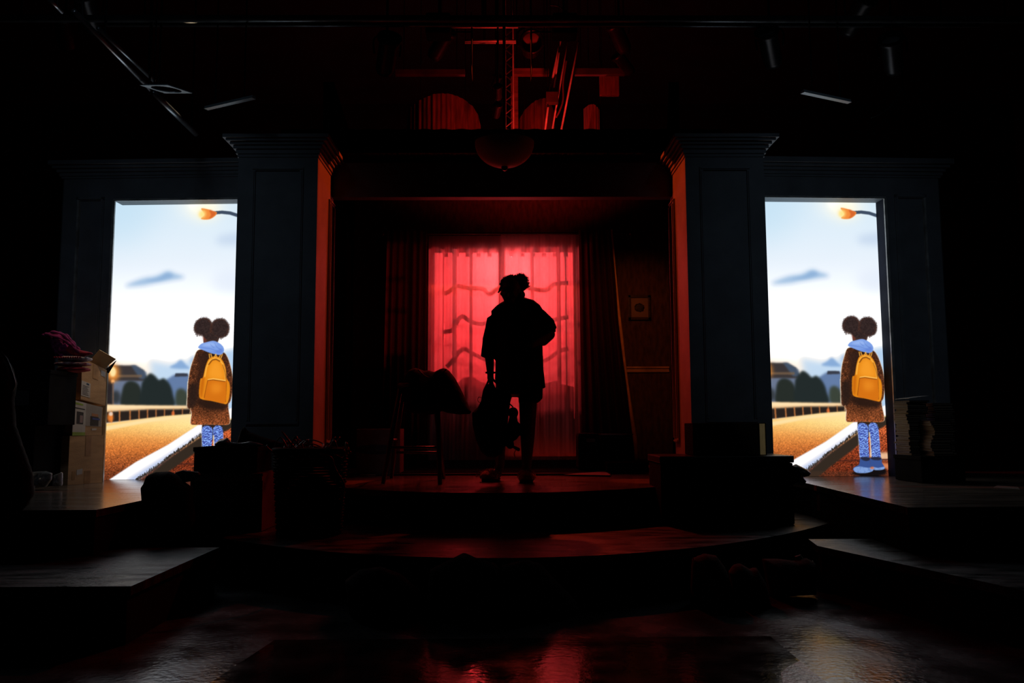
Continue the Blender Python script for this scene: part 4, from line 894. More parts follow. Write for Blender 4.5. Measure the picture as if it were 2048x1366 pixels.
inflate(G(), [(425, 892), (440, 878), (455, 876), (462, 884), (480, 886), (500, 882), (518, 886), (534, 892)], Yl+.18, .10, True, amp=.05, nf=30, seed=8, n=34).obj('plastic_wrap', mat('grey_plastic_wrap', (.16, .17, .18), .25, bump=.5, bscale=40), label='crinkled grey plastic wrap on top of the black box', cat='plastic')
inflate(G(), [(470, 895), (482, 860), (488, 852), (496, 862), (520, 872), (560, 884), (620, 888), (640, 896)], Yl+.32, .10, True, amp=.04, nf=14, seed=6).obj('black_cloth_heap', 'blackcloth', label='black cloth heap against the foot of the left pillar', cat='cloth', smooth=True)
# wicker hamper with tangled cords
hx0, hx1 = AY(527, 960, 5.35)[0], AY(678, 960, 5.35)[0]; hz = AY(600, 902, 5.35)[2]; hc = ((hx0+hx1)/2, 5.6)
t = thing('wicker_hamper', (hc[0], hc[1], ZT+.002), 'dark wicker hamper heaped with tangled cords left of the red stage', 'basket')
R = (hx1-hx0)/2; g = G(); n = 48; rows = 30
for k in range(rows):
    z = ZT+.004+(hz-ZT-.01)*k/(rows-1); rr = R*(.86+.14*k/(rows-1)); P = [(hc[0]+(rr+.006*math.sin(j*math.pi/2+math.pi*(k % 2)))*math.cos(2*math.pi*j/n), hc[1]+(rr*.8+.006*math.sin(j*math.pi/2+math.pi*(k % 2)))*math.sin(2*math.pi*j/n), z) for j in range(n+1)]
    g.tube(P, .0085, 5, cap=False)
g.obj('woven_wall', 'wicker', t, smooth=True)
G().tube([(hc[0]+R*1.01*math.cos(2*math.pi*j/40), hc[1]+R*.81*math.sin(2*math.pi*j/40), hz) for j in range(41)], .016, 8, cap=False).obj('rim', 'wicker', t, smooth=True)
G().prism([(hc[0]+R*.93*math.cos(2*math.pi*j/32), hc[1]+R*.74*math.sin(2*math.pi*j/32)) for j in range(32)], hz-.10, hz-.06).obj('fill', 'blackcloth', t)
rr = random.Random(5); g = G()
for k in range(26):
    P = []; a = rr.random()*6.28; r0 = R*rr.random()*.8; x, y = hc[0]+r0*math.cos(a), hc[1]+r0*.7*math.sin(a); z = hz-.05
    for j in range(7):
        P.append((x, y, z)); x += rr.uniform(-.10, .12); y += rr.uniform(-.09, .09); z = hz-.05+abs(rr.gauss(0, .055))
        x = max(hc[0]-R, min(hc[0]+R*1.02, x)); y = max(hc[1]-R*.75, min(hc[1]+R*.7, y))
    g.tube(smoothpath(P, 5), .0045, 5)
tc_ = g.obj('tangled_cords', 'cable', label='tangle of dark red cords lying in the hamper', cat='cords', smooth=True)
q = [AY(x, y, 5.22) for x, y in ((640, 908), (655, 912), (664, 918), (668, 932), (676, 948), (684, 960), (688, 975), (684, 1000), (680, 1040))]
G().tube(smoothpath(q), .007, 6).obj('hanging_cord', 'cable', tc_, smooth=True)

# ------------------------------------------------------------------ chest and boxes below the right pillar
Yr = 5.95
xa, xb = AY(1322, 960, Yr)[0], AY(1587, 960, Yr)[0]; zt = AY(1450, 912, Yr)[2]
t = thing('trunk', ((xa+xb)/2, Yr+.25, ZT+.002), 'large black trunk on the lower tier in front of the right pillar', 'trunk')
G().box((xa, Yr, ZT+.002), (xb, Yr+.48, zt-.05), .008).obj('body', 'blackbox', t)
G().box((xa-.008, Yr-.008, zt-.048), (xb+.008, Yr+.488, zt), .008).obj('lid', mat('black_lacquer', (.01, .01, .011), .35, var=.3), t)
for x in (xa+.15, xb-.2): G().box((x, Yr-.02, zt-.09), (x+.05, Yr-.006, zt-.03), .003).obj('latch', 'blackmetal', t)
Yq = Yr+.06; xa, xb = AY(1386, 880, Yq)[0], AY(1533, 880, Yq)[0]; zq = AY(1450, 846, Yq)[2]
t = thing('box_file', ((xa+xb)/2, Yq+.13, zt+.002), 'black hardboard case with a cream edge standing on the black trunk', 'case')
G().box((xa, Yq, zt+.002), (xb-.045, Yq+.28, zq), .006).obj('cover', 'blackbox', t)
G().box((xb-.045, Yq+.008, zt+.006), (xb-.006, Yq+.27, zq-.006)).obj('page_edge', 'cream', t, label='cream ribbed edge')
G().box((xb-.006, Yq, zt+.002), (xb, Yq+.28, zq), .002).obj('back_cover', 'blackbox', t)
inflate(G(), [(1583, 932), (1592, 928), (1604, 934), (1612, 938), (1621, 945), (1618, 952), (1606, 955), (1612, 962), (1608, 970), (1583, 970)], 6.2, .09, True, amp=.035, nf=22, seed=13).obj('black_jacket', mat('shiny_black_cloth', (.02, .022, .026), .3, bump=.4, bscale=30), label='crumpled shiny black jacket spilling beside the trunk onto the right deck', cat='clothes', smooth=True)
# books stacked on the right wing
Ybk = 6.42
zb0 = AY(1880, 912, Ybk)[2]
xa, xb = AY(1838, 935, Ybk)[0], AY(1925, 935, Ybk)[0]
t = thing('storage_crate', ((xa+xb)/2, Ybk+.2, ZS+.003), 'black crate under the book stacks on the right deck', 'crate')
G().box((xa, Ybk-.04, ZS+.003), (xb, Ybk+.4, zb0-.002), .008).obj('body', 'blackbox', t)
G().box((xa-.006, Ybk-.046, zb0-.03), (xb+.006, Ybk+.406, zb0-.001), .004).obj('rim', 'blackbox', t)
M['bookcov'] = mat('dark_book_cover', (.010, .006, .005), .5, var=.5); M['bookcov2'] = mat('navy_book_cover', (.006, .008, .012), .5, var=.4); M['pages'] = mat('cream_pages', (.17, .125, .085), .8, var=.2, scale=60, stretch=(.2, .2, 8))
def book(name, L, D, T, cm):
    t = thing(name, (0, 0, 0), '', 'book')
    g = G().box((-L/2, -D/2, 0), (L/2, D/2, .003)).box((-L/2, -D/2, T-.003), (L/2, D/2, T)).box((L/2-.004, -D/2, 0), (L/2, D/2, T)); o = g.obj('cover', cm); o.parent = t
    o = G().box((-L/2+.004, -D/2+.004, .003), (L/2-.004, D/2-.004, T-.003)).obj('page_block', 'pages'); o.parent = t
    return t
protos = [book('stacked_book', .155, .22, .016, 'bookcov'), book('stacked_book', .15, .21, .022, 'bookcov2'), book('stacked_book', .16, .23, .012, 'bookcov')]
TT = [.016, .022, .012]; used = [False]*3
ztop1 = AY(1860, 802, Ybk)[2]; ztop2 = AY(1870, 843, Ybk)[2]; br = random.Random(3)
def stack(cx, cy, ztop, grp, where, dx):
    z = zb0+.001; i = 0; n = 0
    while z < ztop:
        k = br.choice((0, 0, 1, 2, 2)); p = protos[k]; x = cx+br.uniform(-.010, .010)+dx(z); y = cy+br.uniform(-.008, .008); rz = br.uniform(-.06, .06)
        lb = 'thin dark book lying in the %s book stack on the black crate' % where
        if used[k]: p = copy_tree(p, (x, y, z), rz, lb, grp)
        else: p.location = (x, y, z); p.rotation_euler = (0, 0, rz); p['label'] = lb; p['group'] = grp; used[k] = True
        z += TT[k]+.0012; n += 1
xr_ = AY(1857, 870, Ybk)[0]
stack(xr_+.005, Ybk+.27, ztop1, 'books in the taller rear stack', 'taller rear', lambda z: .0)
stack(xr_+.085, Ybk+.07, ztop2, 'books in the shorter front stack', 'shorter front', lambda z: .012*math.sin(z*30))
stack(xr_+.215, Ybk+.27, ztop1-.02, 'books in the right-hand dark stack', 'shadowed right-hand', lambda z: .0)
q = [AY(x, y, Ybk+.2) for x, y in ((1838, 809), (1843, 806), (1850, 803), (1862, 800))]
G().obox((xr_+.02, Ybk+.27, ztop1+.035), (.17, .2, .003), .1, ry=-.12).obj('loose_magazine', mat('grey_magazine', (.2, .2, .2), .4), label='grey magazine curling on top of the taller rear book stack', cat='magazine')
a = AZ(1883, 965, ZS+.002); b = AZ(1918, 967, ZS+.002)
G().box((a[0], a[1], ZS+.002), (b[0], a[1]+.10, ZS+.028), .002).obj('small_carton', 'cardboard', label='small flat cardboard piece on the deck before the black crate', cat='box')
a = AZ(1986, 976, ZS+.002)[:2]; P = [AZ(x, y, ZS+.002)[:2] for x, y in ((1986, 976), (2040, 980), (2036, 975), (1994, 972))]
G().prism([tuple(p) for p in P], ZS+.0015, ZS+.006).obj('paper_scrap', mat('dull_scrap', (.2, .18, .16), .6), label='flat pale paper scrap at the far right edge of the right deck', cat='paper')

# ------------------------------------------------------------------ clothes thrown on the floor before the steps
heaps = [([(690, 1150), (720, 1128), (760, 1122), (800, 1136), (840, 1170), (850, 1215), (700, 1220)], 3.75, 'dark cloth heap on the floor left of centre before the steps', 21),
         ([(860, 1130), (900, 1110), (928, 1096), (950, 1106), (990, 1118), (1020, 1150), (1040, 1200), (1030, 1222), (850, 1222)], 3.8, 'tallest dark cloth heap peaking before the middle of the steps', 22),
         ([(1000, 1122), (1050, 1110), (1080, 1118), (1110, 1150), (1150, 1190), (1160, 1218), (1040, 1220)], 3.95, 'dark cloth heap on the floor right of the tallest heap', 23),
         ([(1385, 1112), (1410, 1102), (1432, 1106), (1450, 1130), (1462, 1165), (1470, 1205), (1380, 1205)], 4.0, 'reddish dark cloth bundle, leftmost of the right floor clutter', 24),
         ([(1458, 1140), (1468, 1126), (1480, 1122), (1500, 1134), (1512, 1130), (1530, 1160), (1540, 1205), (1470, 1205)], 3.95, 'mauve-edged bundle of clothes in the middle of the right floor clutter', 25),
         ([(1525, 1114), (1560, 1114), (1590, 1118), (1612, 1112), (1628, 1120), (1630, 1185), (1540, 1190)], 4.25, 'long pale-edged cloth bundle beside the right side tier', 26)]
M['dimcloth'] = mat('dim_dark_clothes', (.014, .012, .013), .9, spec=.1, var=.6, scale=10, bump=.5); M['dimred'] = mat('dim_mauve_clothes', (.06, .03, .03), .9, spec=.1, var=.6, scale=10, bump=.5)
for P, Y, lb, sd in heaps:
    Y = CAM_Z*FPX/(P[-1][1]-852.0)
    zf = AY(P[-1][0], P[-1][1], Y)[2]
    g = inflate(G(), P, Y, .17, True, amp=.06, nf=9, seed=sd)
    o = g.obj('clothes_heap', 'dimcloth' if sd < 24 else 'dimred', label=lb, cat='clothes', group='clothes thrown on the floor', smooth=True)
    mn = min(v.co.z for v in o.data.vertices); o.location.z -= mn-.001 if mn > 0 else 0
    for v in o.data.vertices:
        if v.co.z+o.location.z < .002: v.co.z = .002-o.location.z
inflate(G(), [(1588, 1098), (1600, 1094), (1606, 1102), (1618, 1108), (1626, 1106), (1625, 1120), (1612, 1124), (1600, 1122)], 4.78, .03, True, amp=.02, nf=20, seed=31).xf(Matrix.Translation((0, 0, -.04))).obj('crumpled_tissue', mat('grey_tissue', (.25, .24, .22), .8), label='crumpled grey tissue caught at the corner of the right side tier', cat='paper', smooth=True)
# ------------------------------------------------------------------ bar stool with a jacket over it
Ys = 6.72
seat = AY(838, 776, Ys); sz_ = seat[2]
t = thing('bar_stool', (seat[0], Ys, ZS+.002), 'tall dark wooden stool with four splayed legs left of the standing person', 'stool')
G().lathe([(.001, 0), (.155, 0), (.17, .012), (.17, .028), (.155, .038), (.001, .042)], (seat[0], Ys, sz_), 36).obj('seat', 'dark_wood', t, smooth=True)
legs = [((800, 778), (766, 968), -.10), ((874, 778), (880, 969), -.10), ((806, 778), (783, 955), .12), ((868, 778), (887, 957), .14)]
LG = []
for (a, b, dy) in legs:
    yb_ = AZ(b[0], b[1], ZS+.002)[1]; pa = AY(a[0], a[1], Ys+dy*.5); pb = AZ(b[0], b[1], ZS+.004); pb = np.array([pb[0], pb[1], ZS+.004])
    LG.append((Vector(pa), Vector(pb)))
    G().tube([Vector(pb), Vector(pb)*.5+Vector(pa)*.5, Vector(pa)], [.017, .021, .019], 10).obj('leg', 'dark_wood', t, smooth=True)
def on(k, f): a, b = LG[k]; return a.lerp(b, f)
for (i, j, f) in ((0, 1, .62), (2, 3, .70), (0, 2, .55), (1, 3, .55)):
    G().tube([on(i, f), on(j, f)], .011, 8).obj('stretcher', 'dark_wood', t, smooth=True)
# the jacket thrown over the seat
jk = [(806, 772), (809, 752), (818, 740), (830, 736), (838, 738), (848, 742), (858, 741), (868, 744), (880, 738), (888, 736), (898, 741), (910, 756), (922, 778), (934, 804), (943, 824), (940, 828), (918, 829), (895, 826), (884, 822), (872, 828), (846, 830), (826, 826), (812, 818), (806, 800)]
j = inflate(G(), jk, Ys-.03, .19, True, amp=.04, nf=9, seed=15, n=60).obj('draped_jacket', 'blackcloth', label='black jacket thrown over the seat of the tall stool', cat='jacket', smooth=True)
q = [AY(x, y, Ys-.20) for x, y in ((836, 739), (850, 752), (866, 756), (884, 746), (893, 738))]
G().tube(smoothpath(q), [.006]*25, 6).obj('collar_fold', mat('satin_fold', (.03, .02, .02), .3), j, smooth=True)
# carton behind the stool with an oval print
Yb = 7.9
xa, xb = AY(712, 920, Yb)[0], AY(800, 920, Yb)[0]; zt = AY(750, 858, Yb)[2]
t = thing('cardboard_box', ((xa+xb)/2, Yb+.15, ZS+.013), 'reddish lit carton with dark oval logo behind the stool legs', 'box')
G().box((xa, Yb, ZS+.013), (xb, Yb+.3, zt), .004).obj('body', mat('dull_carton', (.20, .10, .08), .8, var=.2), t)
zo = AY(750, 899, Yb)[2]
G().ball(((xa+xb)/2-.02, Yb-.001, zo), (.20, .003, .045)).obj('oval_logo', 'ink', t)
x = (xa+xb)/2-.10; M['lettering'] = mat('grey_lettering', (.09, .085, .09), .6)
for k, (hh_, ww) in enumerate(((.03, .006), (.03, .022), (.0, .02), (.032, .008), (.032, .008), (.032, .008), (.034, .008), (.034, .008), (.034, .008))):
    if hh_: G().box((x, Yb-.006, zo-.018), (x+ww, Yb-.004, zo-.018+hh_)).obj('faint_letter', 'lettering', t)
    x += ww+.010
# dark boots and bags on the right side of the room
Yx = 8.2
xa, xb = AY(1157, 920, Yx)[0], AY(1199, 920, Yx)[0]; z1 = AY(1180, 866, Yx)[2]
t = thing('black_case', ((xa+xb)/2, Yx+.15, ZS+.013), 'black case with a small dull label on the rug right of the curtain', 'case')
G().box((xa, Yx, ZS+.013), (xb, Yx+.3, z1), .03).obj('body', 'blackcloth', t)
G().box((xa+.08, Yx-.004, AY(1180, 884, Yx)[2]), (xa+.16, Yx, AY(1180, 877, Yx)[2])).obj('dull_label', mat('dull_red_label', (.10, .05, .05), .5), t)
xa, xb = AY(1203, 920, Yx)[0], AY(1266, 920, Yx)[0]; z1 = AY(1230, 868, Yx)[2]
t = thing('dark_crate', ((xa+xb)/2, Yx+.15, ZS+.013), 'dark crate with red-lit top edge at the foot of the ochre-edged drape', 'crate')
G().box((xa, Yx, ZS+.013), (xb, Yx+.3, z1-.012), .004).obj('body', 'blackbox', t)
G().box((xa-.006, Yx-.008, z1-.012), (xb+.006, Yx+.308, z1), .003).obj('lid', mat('red_brown_lid', (.12, .05, .05), .3), t)
xa, xb = AY(1215, 930, 7.8)[0], AY(1300, 930, 7.8)[0]; z1 = AY(1250, 925, 7.8)[2]
t = thing('flat_case', ((xa+xb)/2, 7.95, ZS+.002), 'flat black case lying on the stage right of the paper sheet', 'case')
G().box((xa, 7.85, ZS+.0135), (xb, 8.12, z1), .01).obj('body', 'blackbox', t)
G().box((xa, 7.846, (ZS+z1)/2), (xb, 7.85, (ZS+z1)/2+.004)).obj('seam', 'blackmetal', t)
Ya = 7.35
xa, xb = AY(1304, 950, Ya)[0], AY(1320, 950, Ya)[0]; z1 = AY(1310, 932, Ya)[2]
t = thing('wood_block', ((xa+xb)/2, Ya+.05, ZS+.002), 'small red-lit wooden block at the foot of the right pillar', 'block')
G().box((xa, Ya, ZS+.001), (xb, Ya+.14, z1), .002).obj('body', mat('pale_block', (.32, .16, .10), .5), t)
q = [AZ(x, y, ZS+.003) for x, y in ((1290, 939), (1300, 944), (1304, 947))]
G().box((xa-.002, Ya-.002, z1-.02), (xb+.002, Ya+.142, z1+.002), .001).obj('lit_top_edge', mat('lit_block_edge', (.6, .3, .2), .4), t)  # light on the top edge, put into a brighter block colour

# ------------------------------------------------------------------ hanging bowl lamp in front of the header
Yh = 6.3
c = AY(1009, 288, Yh); R = AY(1068, 288, Yh)[0]-c[0]; zb = AY(1009, 334, Yh)[2]; H = c[2]-zb
t = thing('pendant_lamp', (c[0], Yh, zb), 'unlit bowl-shaped glass ceiling lamp hanging before the header beam', 'lamp')
prof = [(R*math.sin(math.pi/2*k/14), H*(1-math.cos(math.pi/2*k/14))) for k in range(15)]
prof2 = [(r*.95, z+.012) for r, z in prof[::-1]]
G().lathe([(.002, 0)]+prof[1:]+[(R*1.01, H+.012)]+prof2, (c[0], Yh, zb), 40).obj('glass_bowl', 'glass', t, smooth=True)
G().lathe([(R*1.03, 0), (R*1.04, .02), (R*.5, .06), (R*.2, .08), (.001, .08)], (c[0], Yh, zb+H+.01), 40).obj('canopy', 'blackmetal', t, smooth=True)
G().ball((c[0], Yh, zb-.006), (.026, .026, .024)).obj('finial', 'blackmetal', t, smooth=True)
G().tube([(c[0], Yh, zb+H+.08), (c[0], Yh, 5.6)], .012).obj('stem', 'blackmetal', t)

# ------------------------------------------------------------------ lighting rig above the stage
def pipe(P, r, label, grp=None, m='steel', hang=()):
    o = G().tube([Vector(p) for p in P], r, 12).obj('rig_pipe', m, label=label, cat='pipe', group=grp, smooth=True)
    for (x, y, z) in hang: G().tube([(x, y, z), (x, y, 5.6)], .008, 6).obj('hanger', 'blackmetal', o)
    return o
M['pipeb'] = mat('dark_gloss_pipe', (.22, .25, .27), .3, metal=.8, var=.3)
def across(px0, px1, py, Y, r, lb, m='pipeb'):
    a, b = AY(px0, py, Y), AY(px1, py, Y); z = AY(1024, py, Y)[2]
    pipe([(a[0], Y, z), (b[0], Y, z)], r, lb, 'pipes running across the rig', m, [(a[0]+.3, Y, z), (b[0]-.3, Y, z)])
across(-40, 2090, 38, 6.0, .026, 'upper black pipe running across the whole rig at the top')
across(210, 1960, 50, 6.3, .017, 'thinner black pipe just below the top rig pipe')
across(900, 1036, 54, 7.6, .012, 'short red-lit pipe high above the pendant lamp', 'pole')
across(905, 1300, 38, 7.9, .014, 'red-lit pipe behind the top rig pipe, above the planks', 'pole')
across(930, 1032, 82, 7.7, .012, 'short red-lit pipe, third from the top, left of the round lamp', 'pole')
across(930, 1032, 86, 7.9, .008, 'thin red-lit pipe directly under the third short pipe', 'pole')
a, b = AZ(128, 0, 3.95), AZ(395, 272, 3.95)
zz_ = 3.95
def depthpipe(p0, p1, z, r, lb, m='steel'):
    a, b = AZ(p0[0], p0[1], z), AZ(p1[0], p1[1], z)
    pipe([(a[0], a[1], z), (b[0], b[1], z)], r, lb, 'pipes running toward the back wall', m, [(a[0], a[1]+.1, z), (b[0], b[1]-.1, z)])
depthpipe((148, 22), (310, 188), 3.40, .016, 'shiny pipe running diagonally to the small square frame, left of the stage')
depthpipe((96, -4), (124, 24), 3.42, .012, 'short thin pipe at the top left corner')
depthpipe((196, 56), (308, 162), 3.55, .014, 'dim pipe parallel to and right of the shiny diagonal pipe', 'pipeb')
depthpipe((306, 184), (392, 268), 3.38, .022, 'dull end of the diagonal pipe behind the small square frame', 'pipeb')
# square gel frame at the end of the pipe
c = AZ(335, 181, 3.36); g = G(); n = 40
out = [(-.10, -.42), (.19, -.42), (.19, .16), (-.10, .16)]
cx, cy = .0, -.02
def sq(a):
    ca, sa = math.cos(a), math.sin(a); k = 1/max(abs(ca), abs(sa)); return (cx+.10*ca*k+.06*sa*k, cy+.075*sa*k)
ringo = [sq(2*math.pi*k/n) for k in range(n)]; ringi = [(cx+.082*math.cos(2*math.pi*k/n)+.05*math.sin(2*math.pi*k/n), cy+.062*math.sin(2*math.pi*k/n)) for k in range(n)]
def r3(P, z): return [(c[0]+p[0], c[1]+p[1], z) for p in P]
g.loft([r3(ringi, 3.36), r3(ringo, 3.36), r3(ringo, 3.368), r3(ringi, 3.368), r3(ringi, 3.36)], cap=False)
fr = g.obj('gel_frame', 'batten', label='square gel frame with a round hole at the end of the shiny diagonal pipe', cat='gel frame')
G().tube([(c[0]-.09, c[1]-.02, 3.365), (c[0]-.09, c[1]-.02, 5.6)], .006, 6).obj('hanger', 'blackmetal', fr)
# two slim battens
for P, lb in ((((412, 219), (508, 197)), 'slim white batten hung above the left pillar, tilted up to the right'), (((1605, 186), (1699, 206)), 'slim white batten hung above the right screen, tilted down to the right')):
    z = 3.3; a, b = AZ(*P[0], z), AZ(*P[1], z); g = G(); d_ = Vector(b)-Vector(a); n_ = Vector((-d_.y, d_.x, 0)).normalized()*.02
    A, B = Vector(a), Vector(b)
    g.hexa([A-n_, B-n_, B+n_, A+n_, A-n_*.7+Vector((0, 0, .022)), B-n_*.7+Vector((0, 0, .022)), B+n_*.7+Vector((0, 0, .022)), A+n_*.7+Vector((0, 0, .022))])
    o = g.obj('batten_light', 'batten', label=lb, cat='light fitting', group='slim battens over the wings')
    for q in (A.lerp(B, .2), A.lerp(B, .8)): G().tube([q+Vector((0, 0, .022)), (q.x, q.y, 5.6)], .006, 6).obj('hanger', 'blackmetal', o)
# spotlights on the cross pipe
def fixture(px, py, Y, yaw, label, parent_m='blackmetal', lens=None, s=1.0, tilt=-.6):
    c = Vector(AY(px, py, Y)); t = thing('stage_spotlight', c, label, 'spotlight', 'spotlights on the rig'); t.rotation_euler = (0, 0, yaw)
    def ch(g, n, m, **k): o = g.obj(n, m, **k); o.parent = t; return o
    R = Matrix.Rotation(tilt, 4, 'X')
    ch(G().lathe([(.001, -.16*s), (.06*s, -.16*s), (.075*s, -.12*s), (.075*s, .10*s), (.095*s, .13*s), (.095*s, .16*s), (.08*s, .16*s), (.07*s, .10*s)], (0, 0, 0), 24).xf(R @ Matrix.Rotation(math.pi/2, 4, 'X')), 'housing', parent_m, smooth=True)
    ch(G().lathe([(.001, .125*s), (.04*s, .13*s), (.072*s, .12*s)], (0, 0, 0), 24).xf(R @ Matrix.Rotation(math.pi/2, 4, 'X')), 'lens', lens or 'plastic', smooth=True)
    ch(G().tube(smoothpath([(-.10*s, 0, 0), (-.10*s, 0, .12*s), (0, 0, .17*s), (.10*s, 0, .12*s), (.10*s, 0, 0)]), .008*s, 6), 'yoke', 'blackmetal')
    ch(G().tube([(0, 0, .17*s), (0, 0, 5.6-c.z)], .010, 8), 'hanger', 'blackmetal')
    return t
M['lamp_face'] = mat('lamp_lens', (.45, .28, .24), .3, var=.2)
fixture(1062, 92, 7.9, .0, 'round-faced spotlight above the wooden plank, right of the lattice', lens='lamp_face', s=1.2, tilt=.2)
fixture(882, 88, 7.9, .7, 'spotlight with a red glint upper left of the planks', lens='lamp_face')
fixture(1238, 74, 7.9, -.6, 'spotlight with a red glint at the upper right of the rig centre', lens='lamp_face')
fixture(1248, 128, 8.4, -.9, 'angled spotlight below the upper right one', lens='lamp_face', s=.8)
for px, py, lb in ((178, 24, 'dark spotlight clamped near the shiny diagonal pipe'), (130, 64, 'dark spotlight left of the shiny diagonal pipe'), (1540, 96, 'dark spotlight above the right pillar'), (1785, 110, 'dark spotlight above the right screen'), (1712, 32, 'dark spotlight on the top pipe above the right screen'), (774, 110, 'dark spotlight left of the rig centre planks')):
    fixture(px, py, 7.0 if px == 130 else 6.45, (px % 7)*.2-.5, lb)
for k, (px, py) in enumerate(((996, 185), (994, 222), (992, 164))): fixture(px, py, 7.5+.3*k, .2*k, ['spotlight second in the column left of the lattice tower', 'lowest spotlight in the column left of the lattice tower', 'top spotlight in the column left of the lattice tower'][k], s=.45, lens='lamp_face')
# added housings and black plates that cut the spill of the pillar spots
for s in (-1, 1):
    x = s*.4; t = thing('spill_cutter', (x, 6.93, 4.3), 'added black spotlight housing with spill plates high above the header, %s of the pendant lamp' % ('left' if s < 0 else 'right'), 'spotlight', 'added spill plates')
    G().box((x+s*.03, 6.84, 4.22), (x+s*.24, 7.02, 4.40), .02).obj('housing', 'flat', t)
    a = x-s*.15
    G().box((a-.002, 6.72, 3.86), (a+.002, 6.893, 4.34)).obj('spill_plate', 'flat', t); G().box((a-.002, 6.9475, 3.86), (a+.002, 7.10, 4.34)).obj('spill_plate', 'flat', t)
    for yy in (6.80, 7.06): G().box((min(a, x+s*.1), yy-.003, 4.32), (max(a, x+s*.1), yy+.003, 4.335)).obj('plate_arm', 'blackmetal', t)
    G().tube([(x+s*.13, 6.93, 4.40), (x+s*.13, 6.93, 5.6)], .010, 8).obj('hanger', 'blackmetal', t)
# planks and lattice tower
def plank(px0, py0, px1, py1, Y, th, lb, m='plank'):
    a, b = AY(px0, py1, Y), AY(px1, py0, Y); o = G().box((a[0], Y, a[2]), (b[0], Y+th, b[2]), .004).obj('rig_plank', m, label=lb, cat='plank', group='rough planks in the rig')
    for f in (.12, .88): x = a[0]+(b[0]-a[0])*f; G().tube([(x, Y+th/2, b[2]), (x, Y+th/2, 5.6)], .006, 6).obj('hanger', 'blackmetal', o)
    return o
plank(1025, 136, 1098, 149, 8.4, .06, 'red-lit rough plank right of the lattice tower')
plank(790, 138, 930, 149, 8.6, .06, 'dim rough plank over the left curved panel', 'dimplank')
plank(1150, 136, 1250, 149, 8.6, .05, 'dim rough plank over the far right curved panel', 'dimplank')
plank(1022, 152, 1036, 262, 8.5, .05, 'upright red-lit plank beside the lattice tower')
plank(1200, 150, 1238, 190, 8.7, .05, 'red-lit brown board at the right of the rig', 'corrug')
t = thing('lattice_tower', AY(1018, 262, 8.2), 'narrow steel lattice tower rising above the pendant lamp', 'truss')
x0, x1 = AY(1010, 100, 8.2)[0], AY(1026, 100, 8.2)[0]; z0, z1 = AY(1018, 268, 8.2)[2], AY(1018, 60, 8.2)[2]
for x in (x0, x1): G().tube([(x, 8.2, z0), (x, 8.2, 5.6)], .009, 8).obj('chord', 'pole', t)
g = G(); n = 16
for k in range(n):
    za, zb_ = z0+(z1-z0)*k/n, z0+(z1-z0)*(k+1)/n; g.tube([(x0, 8.2, za), (x1, 8.2, zb_)] if k % 2 else [(x1, 8.2, za), (x0, 8.2, zb_)], .006, 6)
g.obj('bracing', 'steel', t)
# curved corrugated panels
def arched(P, Y, lb, seed):
    a = [AY(x, y, Y) for x, y in P]; xs = [p[0] for p in a]; zt_ = [p[2] for p in a]; zbm = AY(P[0][0], 262, Y)[2]
    def f(u, v):
        x = xs[0]+(xs[-1]-xs[0])*u; z = float(np.interp(x, xs, zt_)); zb = zbm+(.0)
        return (x, Y+.005*math.sin(u*(xs[-1]-xs[0])*120)+.004*math.sin(u*61)+.25*(2*u-1)**2, zb+(z-zb)*v)
    o = G().sheet(f, 120, 8, .03).obj('curved_panel', 'corrug', label=lb, cat='panel', group='curved ribbed panels in the rig')
    for u in (.2, .8): p = f(u, 1); G().tube([(p[0], p[1]+.015, p[2]), (p[0], p[1]+.015, 5.6)], .006, 6).obj('hanger', 'blackmetal', o)
arched([(809, 215), (812, 203), (840, 193), (870, 187), (900, 187), (925, 192), (945, 202), (955, 215), (960, 235)], 8.8, 'ribbed curved panel, leftmost and widest in the rig', 1)
arched([(1034, 232), (1050, 214), (1070, 202), (1085, 195), (1098, 190), (1104, 196), (1112, 210)], 8.8, 'ribbed curved panel behind the slanted poles', 2)
arched([(1172, 200), (1185, 206), (1198, 216), (1208, 230), (1212, 245)], 8.8, 'ribbed curved panel, rightmost in the rig', 3)
# slanted poles
poles = [((1133, 24), (1099, 186), .011, 'brightest slanted pole in the rig, upper length'), ((1096, 214), (1090, 263), .011, 'short slanted pole continuing below the small bracket'),
         ((1118, 105), (1108, 175), .010, 'slanted pole just right of the brightest one'), ((1136, 80), (1104, 263), .009, 'slanted pole, third from the left in the bundle'),
         ((1157, 84), (1122, 263), .010, 'rightmost slanted pole in the bundle')]
for k, (a, b, r, lb) in enumerate(poles):
    A, B = AY(*a, 8.0), AY(*b, 8.1+.04*k); o = G().tube([B, A], r, 8).obj('slanted_pole', 'pole', label=lb, cat='pole', group='slanted poles in the rig', smooth=True)
    G().tube([A, (A[0], A[1], 5.6)], .005, 6).obj('hanger', 'blackmetal', o)
q = [AY(x, y, 8.05) for x, y in ((1110, 196), (1120, 186), (1126, 170), (1128, 150), (1133, 120))]
cb = G().tube(smoothpath([AY(1112, 235, 8.05)]+[AY(1119, 222, 8.05)]+[AY(1126, 200, 8.05)]+q[2:]), .009, 8).obj('rig_cable', 'cable', label='cable looping between the slanted poles', cat='cable', smooth=True)
G().tube([q[-1], (q[-1][0], q[-1][1], 5.6)], .005, 6).obj('hanger', 'blackmetal', cb)
c = AY(1102, 198, 8.0); br_ = G().box((c[0]-.05, 7.96, c[2]-.05), (c[0]+.07, 8.03, c[2]+.06), .005).obj('pole_bracket', 'dimplank', label='small bracket box on the brightest slanted pole', cat='bracket')
G().tube([(c[0], 8.0, c[2]+.06), (c[0], 8.0, 5.6)], .005, 6).obj('hanger', 'blackmetal', br_)
